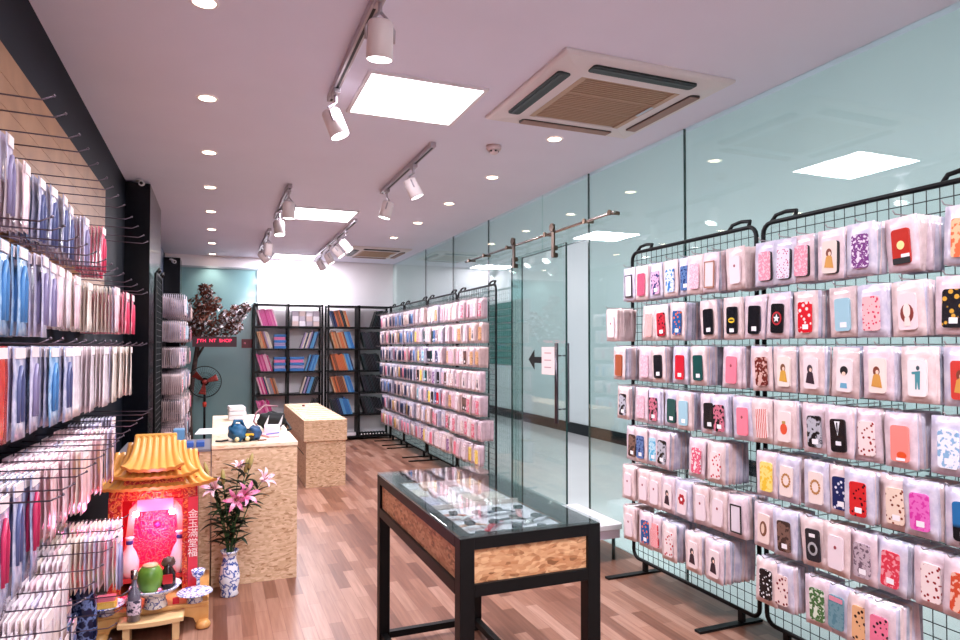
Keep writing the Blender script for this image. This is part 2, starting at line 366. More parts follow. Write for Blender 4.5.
# ceiling cassettes
def cassette(x0, x1, y0, y1, label):
    cx, cy, w, l = (x0+x1)/2, (y0+y1)/2, x1-x0, y1-y0
    M_ac = mat('cream_plastic', (222, 212, 212), .4); t = thing('air_conditioner', label, 'air conditioner', (cx, cy, H))
    W = w/2; L = l/2; s = .60
    p = MB()
    # sloping frame: outer ring thin, inner raised
    def ring(r, z): return [(-r*W, -r*L, z), (r*W, -r*L, z), (r*W, r*L, z), (-r*W, r*L, z)]
    rg = [ring(1, -.0005), ring(1, -.012), ring(.97, -.02), ring(s+.04, -.034), ring(s, -.034), ring(s, -.016)]
    vs = [v for q in rg for v in q]; fs = [(i*4+k, i*4+(k+1) % 4, i*4+4+(k+1) % 4, i*4+4+k) for i in range(5) for k in range(4)]
    p.add(vs, fs); p.build('face_panel', M_ac, t, .004)
    g = MB().box(-s*W, s*W, -s*L, s*L, -.022, -.016)
    g.build('grille_backing', mat('tan_grille', (158, 128, 104), .6), t)
    n = 26; gg = MB()
    for k in range(n): y = -s*L+(k+.5)*2*s*L/n; gg.box(-s*W+.03, s*W-.03, y-.004, y+.004, -.03, -.022)
    for k in (1, 2): y = -s*L+k*2*s*L/3; gg.box(-s*W, s*W, y-.006, y+.006, -.031, -.022)
    gg.box(-s*W, -s*W+.03, -s*L, s*L, -.034, -.022).box(s*W-.03, s*W, -s*L, s*L, -.034, -.022)
    gg.build('grille_slats', mat('tan_slat', (186, 156, 130), .5), t)
    for (ax, sg) in (('x', -1), ('x', 1), ('y', -1), ('y', 1)):
        a0 = .80
        op = (ax == 'x' and sg == -1) or (ax == 'y' and sg == -1) or True
        if ax == 'x': v = MB().rbox(sg*a0*W-.035, sg*a0*W+.035, -.62*L, .62*L, -.0335, -.024, .018)
        else: v = MB().rbox(-.62*W, .62*W, sg*a0*L-.035, sg*a0*L+.035, -.0335, -.024, .018)
        ob = v.build('air_outlet', mat('dark_outlet', (22, 24, 26), .4), t)
        if ax == 'x': f = MB().box(sg*a0*W-.006+sg*.012, sg*a0*W+.006+sg*.012, -.6*L, .6*L, -.037, -.033)
        else: f = MB().box(-.6*W, .6*W, sg*a0*L-.006+sg*.012, sg*a0*L+.006+sg*.012, -.037, -.033)
        if sg > 0: 
            f = (MB().box(a0*W-.03, a0*W+.03, -.6*L, .6*L, -.038, -.034) if ax == 'x' else MB().box(-.6*W, .6*W, a0*L-.03, a0*L+.03, -.038, -.034))
        f.build('louvre', mat('brown_louvre', (150, 116, 104), .5) if sg > 0 else mat('grey_louvre', (70, 74, 76), .5), ob)
    MB().box(s*W-.03, s*W-.01, -.08, .06, -.0365, -.034).build('nameplate', mat('pale_blue_label', (190, 205, 215), .5), t)
cassette(1.42, 2.375, 2.50, 3.44, 'large square cream ceiling air conditioner above the right racks')
cassette(1.66, 2.45, 8.5, 9.45, 'far ceiling air conditioner near the white back wall')
t = thing('smoke_detector', 'small round white smoke detector left of the large ceiling air conditioner', 'detector', (1.686, 3.93, H))
MB().lathe([(.05, -.0005), (.05, -.018), (.042, -.03), (.038, -.03)], n=24).build('base', mat('detector_pink', (214, 190, 190), .5), t)
MB().lathe([(.03, -.03), (.03, -.045), (.02, -.052), (0, -.052)], n=20).build('sensor', mat('detector_pink', (214, 190, 190)), t)
q = MB()
for k in range(6): a = k*PI/3; q.box(-.006, .006, .026, .0315, -.043, -.033, M=Matrix.Rotation(a, 4, 'Z'))
q.build('vent', M_black, t)

# ------------------------------------------------------------------ display table
tb = thing('display_table', 'black metal glass-topped display table with chipboard sides', 'table', (.72, 1.95, 0))
TW, TL, TH = .515, 1.135, .80; P = .05
for i, (x, y) in enumerate(((0, 0), (TW-P, 0), (0, TL-P), (TW-P, TL-P))): MB().box(x, x+P, y, y+P, 0, .794).build('leg', M_black, tb, .002)
fr = MB()
for z0, z1 in ((.755, .794), (.605, .645)):
    fr.box(P, TW-P, 0, P, z0, z1).box(P, TW-P, TL-P, TL, z0, z1).box(0, P, P, TL-P, z0, z1).box(TW-P, TW, P, TL-P, z0, z1)
fr.build('frame', M_black, tb, .001)
st = MB().box(P, TW-P, .01, .04, .03, .06).box(P, TW-P, TL-.04, TL-.01, .03, .06).box(.01, .04, P, TL-P, .03, .06).box(TW-.04, TW-.01, P, TL-P, .03, .06)
st.build('stretcher', M_black, tb)
for nm, b in (('front', (P, TW-P, .012, .028, .645, .755)), ('back', (P, TW-P, TL-.028, TL-.012, .645, .755)), ('left', (.012, .028, P, TL-P, .645, .755)), ('right', (TW-.028, TW-.012, P, TL-P, .645, .755))):
    MB().box(*b).build('side_board', M_osb2, tb)
MB().box(.0505, TW-.0505, .0505, TL-.0505, .74, .748).build('tray', mat('white_liner', (238, 232, 240), .5), tb)
MB().box(.0505, TW-.0505, .555, .563, .7485, .766).build('divider', mat('pale_divider', (226, 206, 196), .5), tb)
MB().box(0, TW, 0, TL, .795, .803).build('glass_top', M_tglass, tb, .001)
# goods inside the table
G = [('wristband', (20, 22, 26)), ('wristband', (220, 96, 120)), ('wristband', (236, 232, 236)), ('wristband', (60, 84, 96))]
def in_table(x, y): return (.72+x, 1.95+y, .7485)
k = 0
items = [(.12, .12, 'pink', (232, 170, 172), .3), (.20, .10, 'black', (26, 26, 30), .5), (.27, .15, 'white', (240, 238, 240), 1.0), (.35, .12, 'dark teal', (40, 60, 64), -.5), (.13, .25, 'peach', (226, 176, 150), .1), (.22, .24, 'red', (206, 60, 80), .8), (.31, .27, 'black', (24, 24, 28), -.3), (.40, .26, 'grey', (150, 150, 156), .4), (.12, .40, 'salmon', (222, 140, 120), -.2), (.21, .38, 'white', (236, 230, 236), .2), (.30, .40, 'navy', (40, 50, 80), .1), (.39, .40, 'pink', (236, 150, 170), 1.2)]
for (x, y, cn, c, a) in items:
    m = mat('band_'+cn.replace(' ', '_'), c, .4)
    t = thing('wrist_strap', '%s strap lying in near half of glass table, %s from near edge, %s column' % (cn, ORD[int(y/.13)], ORD[int((x-.05)/.085)]), 'strap', in_table(x, y), (0, 0, a))
    q = MB().surf(lambda u, v: Vector(((u-.5)*.15, (v-.5)*.022, .003+.02*(1-(2*u-1)**2)*.6)), 12, 1, (0, 0, .003)); q.build('band', m, t)
    MB().rbox(-.016, .016, -.018, .018, .018, .026, .006).build('face', mat('strap_face', (60, 60, 66), .2) if cn != 'black' else M_chrome, t)
for r in range(3):
    for c in range(4):
        cc = random.choice([('cream', (240, 226, 214)), ('pink', (238, 196, 200)), ('lilac', (214, 204, 226)), ('white', (246, 242, 244)), ('peach', (240, 206, 184))])
        o = MB().rbox(-.036, .036, -.06, .06, 0, .016, .012).build('phone_case_box', mat('tray_'+cc[0], cc[1], .3)); o.location = in_table(.10+.098*c, .66+.15*r); o.rotation_euler[2] = random.uniform(-.12, .12)
        mark(o, '%s flat case in the far half of glass table, %s row, %s from left' % (cc[0], ORD[r], ORD[c]), 'phone case', 'cases in the far half of the glass table')

# ------------------------------------------------------------------ chipboard counters
c1 = thing('cash_counter', 'near chipboard cash counter with pale top behind the shrine', 'counter', (0, 0, 0))
M_top = osb('counter_top_board', [(250, 226, 196), (244, 216, 184), (252, 234, 208), (228, 190, 152)], .35)
MB().box(-.012, .47, 4.145, 4.165, 0, .80).build('front_panel', M_osb, c1)
MB().box(.45, .47, 4.165, 5.93, 0, .80).box(-.012, .008, 4.165, 5.93, 0, .80).box(.008, .45, 5.91, 5.93, 0, .8).build('side_panel', M_osb, c1)
MB().box(-.015, .473, 4.14, 5.94, .801, .823).build('counter_top', M_top, c1, .002)
c3 = thing('side_counter', 'lower left chipboard counter section behind the shrine roof', 'counter', (0, 0, 0))
MB().box(-.5, -.02, 4.15, 4.168, 0, .79).box(-.5, -.482, 4.168, 4.6, 0, .79).box(-.04, -.02, 4.168, 4.6, 0, .79).build('front_panel', M_osb, c3)
MB().box(-.502, -.018, 4.146, 4.62, .791, .805).build('counter_top', mat('grey_top', (120, 116, 124), .4), c3)
c2 = thing('chipboard_counter', 'far chipboard counter topped by a wider box lid', 'counter', (0, 0, 0))
MB().box(.845, 1.235, 6.70, 8.6, 0, .455).build('body', M_osb, c2)
MB().box(.82, 1.245, 6.675, 8.72, .4605, .67).build('top_box', M_osb, c2, .002)
sl = MB()
for k in range(9): y = 6.78+k*.215; sl.box(.845, 1.22, y, y+.13, .6705, .678)
sl.build('top_slats', M_top, c2)
MB().box(.842, .845, 6.9, 7.6, .30, .31).build('drawer_gap', M_black, c2)
MB().lathe([(.0, 0), (.014, 0), (.018, .012), (.012, .02), (0, .02)], (1.0, 8.2, .6785), 12).build('knob', mat('maroon_knob', (110, 40, 40)), c2)

def boxthing(name, label, cat, x0, x1, y0, y1, z0, z1, m, bev=.003, rz=0, group=None):
    cx, cy = (x0+x1)/2, (y0+y1)/2
    o = MB().box(x0-cx, x1-cx, y0-cy, y1-cy, 0, z1-z0).build(name, m, None, bev); o.location = (cx, cy, z0); o.rotation_euler[2] = rz
    return mark(o, label, cat, group)
Z = .8235
# stack of white boxes
for k, s in enumerate(('lowest', 'middle', 'top')):
    boxthing('white_box', '%s of the three white boxes stacked on the counter back' % s, 'box', .10, .22+.01*(k % 2), 5.50, 5.68, Z+k*.036, Z+k*.036+.034, M_white, .008, .04*k, 'white boxes stacked on the cash counter')
boxthing('paper_sheet', 'large white paper sheet lying at the counter back beside the boxes', 'paper', .21, .36, 5.4, 5.85, Z, Z+.004, mat('white_paper', (250, 246, 248), .6), 0, .1)
boxthing('paper_sheet', 'white paper sheet jutting over the left edge of the counter', 'paper', -.11, .08, 4.70, 5.0, Z, Z+.004, mat('white_paper', (250, 246, 248)), 0, -.08)
boxthing('pink_booklet', 'pink booklet lying on the counter between the two bags', 'booklet', .26, .33, 4.36, 4.7, Z, Z+.012, mat('pink_cover', (238, 170, 178), .5), .001, .35)
boxthing('white_carton', 'pale lilac carton on the counter in front of the black bag', 'carton', .31, .41, 4.56, 4.68, Z, Z+.05, mat('lilac_card', (226, 214, 232), .5), .002, -.1)
boxthing('wooden_pen', 'brown wooden pen at the near edge of the counter', 'pen', .245, .30, 4.25, 4.262, Z, Z+.008, mat('brown_wood', (120, 74, 50)), .002, .3)
boxthing('blue_pen', 'blue pen lying across the pink booklet on the counter', 'pen', .30, .40, 4.45, 4.46, Z+.0125, Z+.02, mat('pen_blue', (96, 110, 190)), .002, .6)
# blue camera bag
bag = thing('blue_bag', 'teal blue camera bag with yellow stripe on the near counter', 'bag', (.175, 4.30, Z), (0, 0, .15))
def blob(cx, cy, cz, rx, ry, rz, n=14, pw=.7):
    q = MB(); f = lambda a: math.copysign(abs(a)**pw, a)
    cr = lambda u, v: 1+.17*math.sin(14*u+9*v+cx*90)*math.sin(11*v)
    return q.surf(lambda u, v: cr(u, v)*Vector((rx*f(math.cos(2*PI*u))*f(math.sin(PI*v)), ry*f(math.sin(2*PI*u))*f(math.sin(PI*v)), rz*.93*f(-math.cos(PI*v))))+Vector((cx, cy, cz)), n*2, n)
M_bb = noisy('bag_blue', (22, 74, 112), (34, 100, 140), 30, .6)
blob(-.045, 0, .052, .052, .07, .052, pw=.8).build('body', M_bb, bag)
blob(.055, 0, .045, .04, .06, .045, pw=.75).build('pocket', noisy('bag_blue_dark', (24, 60, 100), (40, 84, 130), 30, .6), bag)
blob(.012, -.01, .035, .04, .055, .036, pw=.8).build('flap', mat('bag_black', (18, 18, 26), .6), bag)
MB().rbox(-.01, .04, -.066, -.058, .035, .049, .006, 'y').build('yellow_stripe', mat('bag_yellow', (230, 180, 40)), bag)
MB().tube([(-.075, 0, .085), (-.06, 0, .125), (-.02, .02, .12), (.0, .02, .07)], .011, 8).build('handle', M_bb, bag)
MB().tube([(-.10, .0, .01), (-.14, -.02, .008), (-.17, .0, .008)], .006, 6).build('strap', mat('bag_black', (18, 18, 26)), bag)
for x in (-.06, .0): MB().lathe([(0, .0), (.012, 0), (.014, .01), (0, .016)], M=Matrix.Translation((x, -.062, .02)) @ Matrix.Rotation(PI/2, 4, 'X'), n=12).build('snap', mat('cream_snap', (226, 214, 170)), bag)
bag = thing('black_bag', 'black curved shoulder bag with straps at the right counter edge', 'bag', (.375, 4.86, Z), (0, 0, .1))
blob(0, 0, .06, .09, .055, .06, pw=.8).build('body', mat('black_cloth', (14, 18, 20), .7), bag)
MB().tube([(.09, -.02, .05), (.11, -.05, .02), (.10, -.16, .008), (.07, -.2, .008)], .008, 6).build('strap', mat('black_cloth', (14, 18, 20)), bag)
MB().tube([(-.095, .0, .02), (-.13, -.05, .06), (-.11, -.03, .12), (-.05, 0, .165), (.04, .01, .155)], .007, 6).build('handle', mat('mauve_strap', (160, 116, 124), .6), bag)
for x in (-.05, .045): MB().prism([(x-.012, .03), (x+.01, .03), (x+.022, .10)], -.058, -.052, 'y').build('mark', M_white, bag)  # white triangles painted as light reflections on the black cloth

# blue boxes and bits at left of counter
boxthing('light_blue_box', 'pale blue translucent box standing left of the counter back', 'box', -.26, -.19, 4.9, 5.0, .62, .84, mat('pale_blue_plastic', (120, 170, 215), .3), .006)
st_ = thing('side_stand', 'low dark storage cabinet between counter and left rack', 'cabinet', (0, 0, 0))
MB().box(-.34, -.03, 4.75, 5.2, .0, .60).build('body', mat('dark_cabinet', (30, 34, 46), .4), st_); MB().box(-.35, -.02, 4.74, 5.21, .6005, .619).build('worktop', mat('grey_top', (120, 116, 124)), st_)
boxthing('blue_case', 'dark blue case lying on the low cabinet left of the counter', 'case', -.17, -.07, 4.9, 5.02, .62, .66, mat('case_navy', (30, 60, 130), .4), .006)
boxthing('white_bottle_box', 'white and pink small box on the cabinet by the left rack', 'box', -.33, -.28, 5.05, 5.12, .62, .80, mat('pale_pink_plastic', (238, 206, 212), .3), .006)
for k, x in enumerate((-.22, -.16, -.10)):
    boxthing('marker_box', '%s small blue box from the left on the lower counter section' % ORD[k], 'box', x, x+.045, 4.25, 4.33, .8055, .835, mat('marker_blue', (50, 90, 170), .4), .003)

# ------------------------------------------------------------------ back shelves with leaning notebooks
YS = 9.87; SZ = [.045, .235, .55, .865, 1.18, 1.49, 1.745, 2.035]
SZ = [.05, .375, .705, 1.035, 1.365, 1.69]; STOP = 2.03
NB = {'p': [('pink', (226, 120, 170)), ('rose', (214, 80, 150)), ('magenta', (196, 40, 120)), ('pale pink', (236, 180, 200))],
      'o': [('orange', (206, 110, 64)), ('tan', (196, 150, 110)), ('brown', (130, 74, 50))],
      'b': [('blue', (50, 120, 190)), ('sky blue', (90, 160, 210)), ('navy', (30, 60, 120))],
      'k': [('black', (18, 20, 26)), ('dark grey', (44, 46, 56)), ('dark green', (24, 50, 52))],
      'm': [('lilac', (170, 150, 190)), ('grey', (150, 146, 158)), ('navy', (36, 50, 90)), ('cream', (220, 206, 190))]}
def notebook(x, y, z, h, th, dp, c, lean, label, grp):
    m = mat('cover_'+c[0].replace(' ', '_'), c[1], .35)
    t = thing('notebook', label, 'notebook', (x, y, z), (0, lean, 0), grp)
    MB().box(0, th*.15, 0, dp, 0, h).box(th*.85, th, 0, dp, 0, h).box(th*.15, th*.85, 0, .004, 0, h).build('cover', m, t)
    MB().box(th*.16, th*.84, .005, dp-.004, .003, h-.004).build('pages', mat('page_white', (240, 234, 232), .7), t)
def unit(x0, x1, xm, label, cells, uname):
    t = thing('bookshelf', label, 'bookshelf', (0, 0, 0))
    p = .028
    for x in (x0, x1-p): 
        for y in (YS, YS+.27): MB().box(x, x+p, y, y+p, .001, STOP).build('post', M_black, t)
    for x in (xm[0], ): MB().box(x-.014, x+.014, YS, YS+.298, .05, STOP).build('middle_post', M_black, t)
    for z in SZ+[STOP-.02]: MB().box(x0+p, x1-p, YS, YS+.298, z-.012, z+.012).build('shelf', M_black, t)
    for r, row in enumerate(cells):
        z = SZ[::-1][r]+.0125
        for c, spec in enumerate(row):
            a = x0+p+.004 if c == 0 else xm[0]+.018; b = (xm[0]-.018) if c == 0 else x1-p-.004
            place_cell(a, b, z, spec, uname, r, c)
def place_cell(a, b, z, spec, uname, r, c):
    if not spec: return
    k, n, side = spec; h0 = .225; i = 0
    where = '%s shelf row, %s half of the %s bookshelf' % (ORD[r] if r else 'top', 'left' if c == 0 else 'right', uname)
    grp = 'notebooks on the %s bookshelf' % uname
    L_side = side.startswith('l'); lean = -.30 if L_side else .30; h0 = .25
    W = b-a; use = 'flat' in side
    pitch = .023
    cnt = min(n, int((W-math.sin(.3)*(h0+.015)-.03)/pitch))
    if lean > 0: xs = [b-.010-math.sin(lean)*(h0+.015)-.024-(cnt-1-q)*pitch for q in range(cnt)]
    else: xs = [a+.006+math.sin(-lean)*(h0+.015)+q*pitch for q in range(cnt)]
    lx = 0
    for q, x in enumerate(xs):
        kk = k[min(int(q*len(k)/max(1, cnt)), len(k)-1)]
        col = NB[kk][random.randrange(len(NB[kk]))]
        h = h0+random.uniform(-.012, .015)
        if lean < 0: 
            # pivot at lower right corner
            notebook(x-.0, YS+.03, z+.0008, h, .018, .17, col, lean, '%s notebook, %s from left, %s' % (col[0], ORD[q], where), grp)
        else:
            notebook(x, YS+.03, z+.0008+.018*math.sin(lean), h, .018, .17, col, lean, '%s notebook, %s from left, %s' % (col[0], ORD[q], where), grp)
    if use:
        fx0 = max(xs)+.035 if L_side else a+.01
        fx1 = (b-.01) if L_side else min(xs)-.012
        if fx1-fx0 > .08:
            for q in range(5):
                col = NB['bmbpb'[q]][0]; zz = z+q*.042
                o = MB().box(fx0, fx1-.012*(q % 2), YS+.03, YS+.2, zz+.0005, zz+.038).build('notebook_stack', mat('cover_'+col[0].replace(' ', '_'), col[1]), None, .003)
                mark(o, '%s flat notebook, %s up, %s' % (col[0], ORD[q], where), 'notebook', grp)
unit(.50, 1.485, (.985,), 'left black metal bookshelf with pink and blue notebooks', [[('p', 10, 'l'), None], [('om', 7, 'lflat'), ('mb', 9, 'r')], [('p', 7, 'lflat'), ('bb', 6, 'rflat')], [('pmo', 11, 'l'), ('mbk', 9, 'r')], [('p', 8, 'l'), ('k', 4, 'r')], [None, None]], 'left')
unit(1.545, 2.52, (2.02,), 'right black metal bookshelf with orange, blue and black notebooks', [[('booko', 10, 'l'), ('k', 8, 'r')], [('oob', 13, 'l'), ('k', 14, 'l')], [('oob', 13, 'l'), ('k', 12, 'l')], [('oob', 13, 'l'), ('k', 14, 'l')], [('kbb', 12, 'l'), ('k', 13, 'l')], [None, None]], 'right')
# boxed goods on the top right of left shelf
for r in range(3):
    for c in range(4):
        x = 1.04+c*.10; zz = SZ[5]+.0125+r*.075
        boxthing('small_box', 'pale small box, %s layer up, %s from left, left bookshelf top right' % (ORD[r], ORD[c]), 'box', x, x+.09, YS+.03, YS+.14, zz+.0005, zz+.0745, mat('small_box_%d' % ((r+c) % 3), [(214, 190, 186), (232, 224, 230), (180, 168, 180)][(r+c) % 3], .4), .004, 0, 'small boxes on the left bookshelf')
for k in range(9):
    t = thing('rolled_sock', '%s black roll with white end from the left, bottom right bookshelf' % ORD[k], 'roll', (2.06+k*.045, YS+.06, SZ[0]+.033), group='rolls on the bottom shelf')
    MB().lathe([(.0, -.05), (.02, -.05), (.02, .12), (0, .12)], M=Matrix.Rotation(-PI/2, 4, 'X'), n=12).build('roll', M_black, t)
    MB().lathe([(.0, -.054), (.011, -.054), (.011, -.05)], M=Matrix.Rotation(-PI/2, 4, 'X'), n=12).build('label', M_white, t)
boxthing('white_tray', 'flat white tray on the bottom shelf of the right bookshelf', 'tray', 1.60, 1.98, YS+.03, YS+.25, SZ[0]+.0125, SZ[0]+.06, M_white)

# ------------------------------------------------------------------ phone case packets
def patt(name, base, kind=None, c2=None, scale=90, rough=.25, lo=.43):
    if name in MATS: return MATS[name]
    m = mat(name, base, rough)
    if not kind: return m
    n, l, b = nodes(m); mp = coords(n, l)
    if kind == 'dots':
        v = n.new('ShaderNodeTexVoronoi'); v.inputs['Scale'].default_value = scale; l.new(mp.outputs[0], v.inputs['Vector'])
        r = ramp(n, [(0, c2), (.30, c2), (.36, base)]); l.new(v.outputs['Distance'], r.inputs[0])
    elif kind == 'floral':
        v = n.new('ShaderNodeTexVoronoi'); v.inputs['Scale'].default_value = scale; v.feature = 'SMOOTH_F1'; l.new(mp.outputs[0], v.inputs['Vector'])
        t = n.new('ShaderNodeTexNoise'); t.inputs['Scale'].default_value = scale*.8; t.inputs['Detail'].default_value = 4; l.new(mp.outputs[0], t.inputs['Vector'])
        r = ramp(n, [(lo-.04, base), (lo, c2), (1-lo-.02, c2), (1-lo+.02, base)]); l.new(t.outputs['Fac'], r.inputs[0])
    elif kind == 'bands':
        v = n.new('ShaderNodeTexWave'); v.inputs['Scale'].default_value = scale; v.bands_direction = 'Y'; v.inputs['Distortion'].default_value = 2; l.new(mp.outputs[0], v.inputs['Vector'])
        r = ramp(n, [(.45, base), (.55, c2)]); l.new(v.outputs['Fac'], r.inputs[0])
    elif kind == 'half':
        g = n.new('ShaderNodeSeparateXYZ'); l.new(mp.outputs[0], g.inputs[0]); q = n.new('ShaderNodeMapRange'); q.inputs[1].default_value = -.07; q.inputs[2].default_value = .07
        l.new(g.outputs['Z'], q.inputs[0]); r = ramp(n, [(.35, c2), (.45, base)]); l.new(q.outputs[0], r.inputs[0])
    l.new(r.outputs[0], b.inputs['Base Color']); return m
K = (18, 18, 24)
# key: (label words, base, kind, c2, scale, decal, edge)
DES = {
 'brn': ('brown case', (164, 84, 52), None, None, 0, None), 'blk': ('black case', K, None, None, 0, 'label'), 'nvy': ('navy blue case', (34, 52, 104), 'floral', (90, 120, 170), 60, 'label'),
 'blu': ('bright blue patterned case', (60, 120, 190), 'floral', (210, 220, 240), 50, None), 'red': ('red case', (206, 34, 52), None, None, 0, 'label'), 'grn': ('dark green case', (26, 74, 70), None, None, 0, 'label'),
 'pnk': ('pink case', (240, 130, 150), None, None, 0, 'tiny'), 'clr': ('clear pale case', (236, 214, 222), 'floral', (222, 170, 186), 120, None), 'emp': ('plain pale case', (238, 220, 226), None, None, 0, 'tiny'),
 'gld': ('clear case with brown frame', (226, 212, 214), None, None, 0, 'frame_brown'), 'kfr': ('clear case with black frame', (224, 214, 224), None, None, 0, 'frame_black'), 'prd': ('pink and dark red striped case', (226, 110, 140), 'bands', (140, 24, 60), 30, None),
 'lil': ('pink and navy case', (54, 56, 110), 'floral', (220, 170, 200), 40, 'label'), 'ovl': ('black case with yellow oval', K, None, None, 0, 'oval'), 'bfl': ('black floral case', K, 'floral', (200, 110, 130), 45, 'label'),
 'rkp': ('red and black patterned case', (190, 40, 56), 'dots', K, 60, 'label'), 'bor': ('blue and orange patterned case', (40, 90, 150), 'dots', (226, 110, 60), 50, 'label'), 'pbl': ('pale blue case', (160, 200, 214), None, None, 0, 'label'),
 'sky': ('sky blue case', (90, 176, 214), 'floral', (180, 220, 235), 40, 'label'), 'pfl': ('pale case with pink flowers', (240, 222, 226), 'floral', (224, 90, 120), 60, None), 'rfl': ('pale case with red flowers', (240, 222, 222), 'dots', (196, 40, 56), 60, None),
 'flw': ('pale case with red round flower', (240, 220, 224), None, None, 0, 'flower'), 'fig': ('pale case with dark dressed figure', (240, 222, 224), None, None, 0, 'figure'), 'fgb': ('pale case with brown haired girl print', (242, 224, 216), None, None, 0, 'girl'),
 'fgt': ('pale case with standing teal figure', (242, 230, 230), None, None, 0, 'teal'), 'fgo': ('pale case with golden figure print', (240, 224, 216), None, None, 0, 'gold'), 'afr': ('pale case with round black haired figure', (240, 226, 226), None, None, 0, 'afro'),
 'pke': ('pale pink case with black edge', (240, 200, 210), 'floral', (230, 150, 170), 90, 'edge'), 'pde': ('white case with pink dots and black edge', (228, 222, 238), 'dots', (196, 60, 110), 110, 'edge'), 'fge': ('printed case with figure and black edge', (238, 214, 206), None, None, 0, 'girledge'),
 'pur': ('purple floral case', (230, 214, 232), 'floral', (120, 60, 130), 70, None), 'orr': ('red and orange case with round light', (186, 44, 34), None, None, 0, 'glow'), 'org': ('orange coral case', (226, 110, 70), 'floral', (240, 190, 150), 40, None),
 'str': ('dark case with white star in red circle', K, None, None, 0, 'star'), 'rdt': ('red case with white spots', (214, 30, 44), 'dots', (250, 220, 220), 45, 'label'), 'pdt': ('pink case with red dots', (240, 186, 190), 'dots', (214, 60, 90), 80, None),
 'grl': ('pale case with long haired girl print', (240, 214, 218), None, None, 0, 'face'), 'lmp': ('black case with gold lamps', K, 'dots', (214, 160, 60), 40, 'label'), 'rfg': ('red case with two figures', (206, 60, 50), None, None, 0, 'girl'),
 'rpr': ('pale case with rows of red marks', (240, 220, 218), 'bands', (210, 90, 80), 30, None), 'jar': ('pale case with orange red jar print', (240, 222, 220), None, None, 0, 'jar'), 'pho': ('black and grey photo case', K, 'floral', (180, 180, 190), 30, 'label'),
 'sui': ('black suit print case', K, None, None, 0, 'suit'), 'sct': ('pale case with scattered dots', (242, 222, 220), 'dots', (150, 40, 40), 70, None), 'cor': ('coral pink case with orange print', (240, 140, 130), None, None, 0, 'corner'),
 'gre': ('green print case', (120, 180, 120), 'floral', (220, 230, 210), 40, None), 'lbf': ('light blue floral case', (140, 180, 216), 'floral', (240, 240, 250), 50, 'label'), 'yel': ('yellow case', (240, 196, 60), 'floral', (250, 224, 130), 40, None),
 'wre': ('pale case with gold wreath print', (242, 222, 216), None, None, 0, 'wreath'), 'nv2': ('navy case with white specks', (30, 40, 90), 'dots', (220, 220, 235), 60, 'label'), 'rd2': ('red case with dark dots', (214, 40, 44), 'dots', (60, 10, 20), 70, 'label'),
 'bdt': ('cream case with brown dots', (240, 214, 196), 'dots', (130, 60, 40), 70, 'label'), 'mag': ('magenta case', (216, 60, 160), 'floral', (230, 110, 190), 50, 'label'), 'bl2': ('deep blue case', (40, 110, 170), 'half', K, 0, 'label'),
 'bov': ('pale case with brown oval', (238, 214, 208), None, None, 0, 'brownoval'), 'bkl': ('dark brown case', (66, 48, 44), 'floral', (120, 90, 80), 30, 'label'), 'cam': ('black case with camera lens print', (40, 40, 46), None, None, 0, 'lens'),
 'gfl': ('mauve grey floral case', (110, 90, 104), 'floral', (190, 170, 180), 60, 'label'), 'prr': ('pink and red floral case', (236, 150, 160), 'floral', (220, 60, 80), 50, 'label'), 'oco': ('orange floral case', (240, 190, 170), 'floral', (210, 80, 50), 45, None),
 'bwd': ('black case with white dots', K, 'dots', (240, 236, 240), 75, None), 'wrf': ('white case with dark red flowers', (240, 214, 210), 'dots', (120, 30, 40), 55, None), 'cmo': ('green leafy case', (214, 224, 206), 'floral', (70, 110, 60), 55, None),
 'teg': ('teal grey case', (84, 130, 144), 'floral', (110, 150, 160), 60, 'pinktop'), 'tbd': ('tan case with black dots', (230, 176, 130), 'dots', (50, 26, 24), 55, None), 'pbd': ('pink case with black dots', (236, 120, 150), 'dots', (30, 20, 30), 60, 'label'), 'rst': ('red striped case', (226, 60, 70), 'bands', (250, 220, 224), 40, None),
 'brf': ('brown printed figure case', (214, 170, 160), 'floral', (110, 40, 34), 45, None)}
PWD, PHT = .118, .195
def packet_mesh(i, w=PWD, h=PHT):
    rnd = random.Random(i); ph = [rnd.uniform(0, 6) for _ in range(4)]
    q = MB()
    nu, nv = 4, 6
    def f(u, v, s=1):
        e = min(u, 1-u, v, 1-v)
        th = .0018 if e > .01 else .0008
        return Vector((s*th+.0016*math.sin(3*u+ph[0]+4*v)+.0008*math.sin(9*v+ph[1]), (u-.5)*w, -h+v*h))
    A = [f(i/nu, j/nv, 1) for i in range(nu+1) for j in range(nv+1)]; B = [f(i/nu, j/nv, -1) for i in range(nu+1) for j in range(nv+1)]
    W = nv+1; fs = [(i*W+j, (i+1)*W+j, (i+1)*W+j+1, i*W+j+1) for i in range(nu) for j in range(nv)]
    o = len(A); q.add(A+B, fs+[tuple(reversed([a+o for a in g])) for g in fs], True)
    ed = [(i*W, (i+1)*W) for i in range(nu)]+[((i+1)*W+nv, i*W+nv) for i in range(nu)]+[(j+1, j) for j in range(nv)]+[(nu*W+j, nu*W+j+1) for j in range(nv)]
    for a, b_ in ed: q.f.append((a, a+o, b_+o, b_)); q.smooth.append(False)
    return q
def packet_mat(name, c1, c2, rough=.22):
    m = mat(name, c1, rough, coat=.3); n, l, b = nodes(m); mp = coords(n, l)
    t = n.new('ShaderNodeTexNoise'); t.inputs['Scale'].default_value = 26; t.inputs['Detail'].default_value = 3; l.new(mp.outputs[0], t.inputs['Vector'])
    r = ramp(n, [(.35, c1), (.7, c2)]); l.new(t.outputs['Fac'], r.inputs[0]); l.new(r.outputs[0], b.inputs['Base Color']); bump(n, l, b, t.outputs['Fac'], .35, .01)
    return m
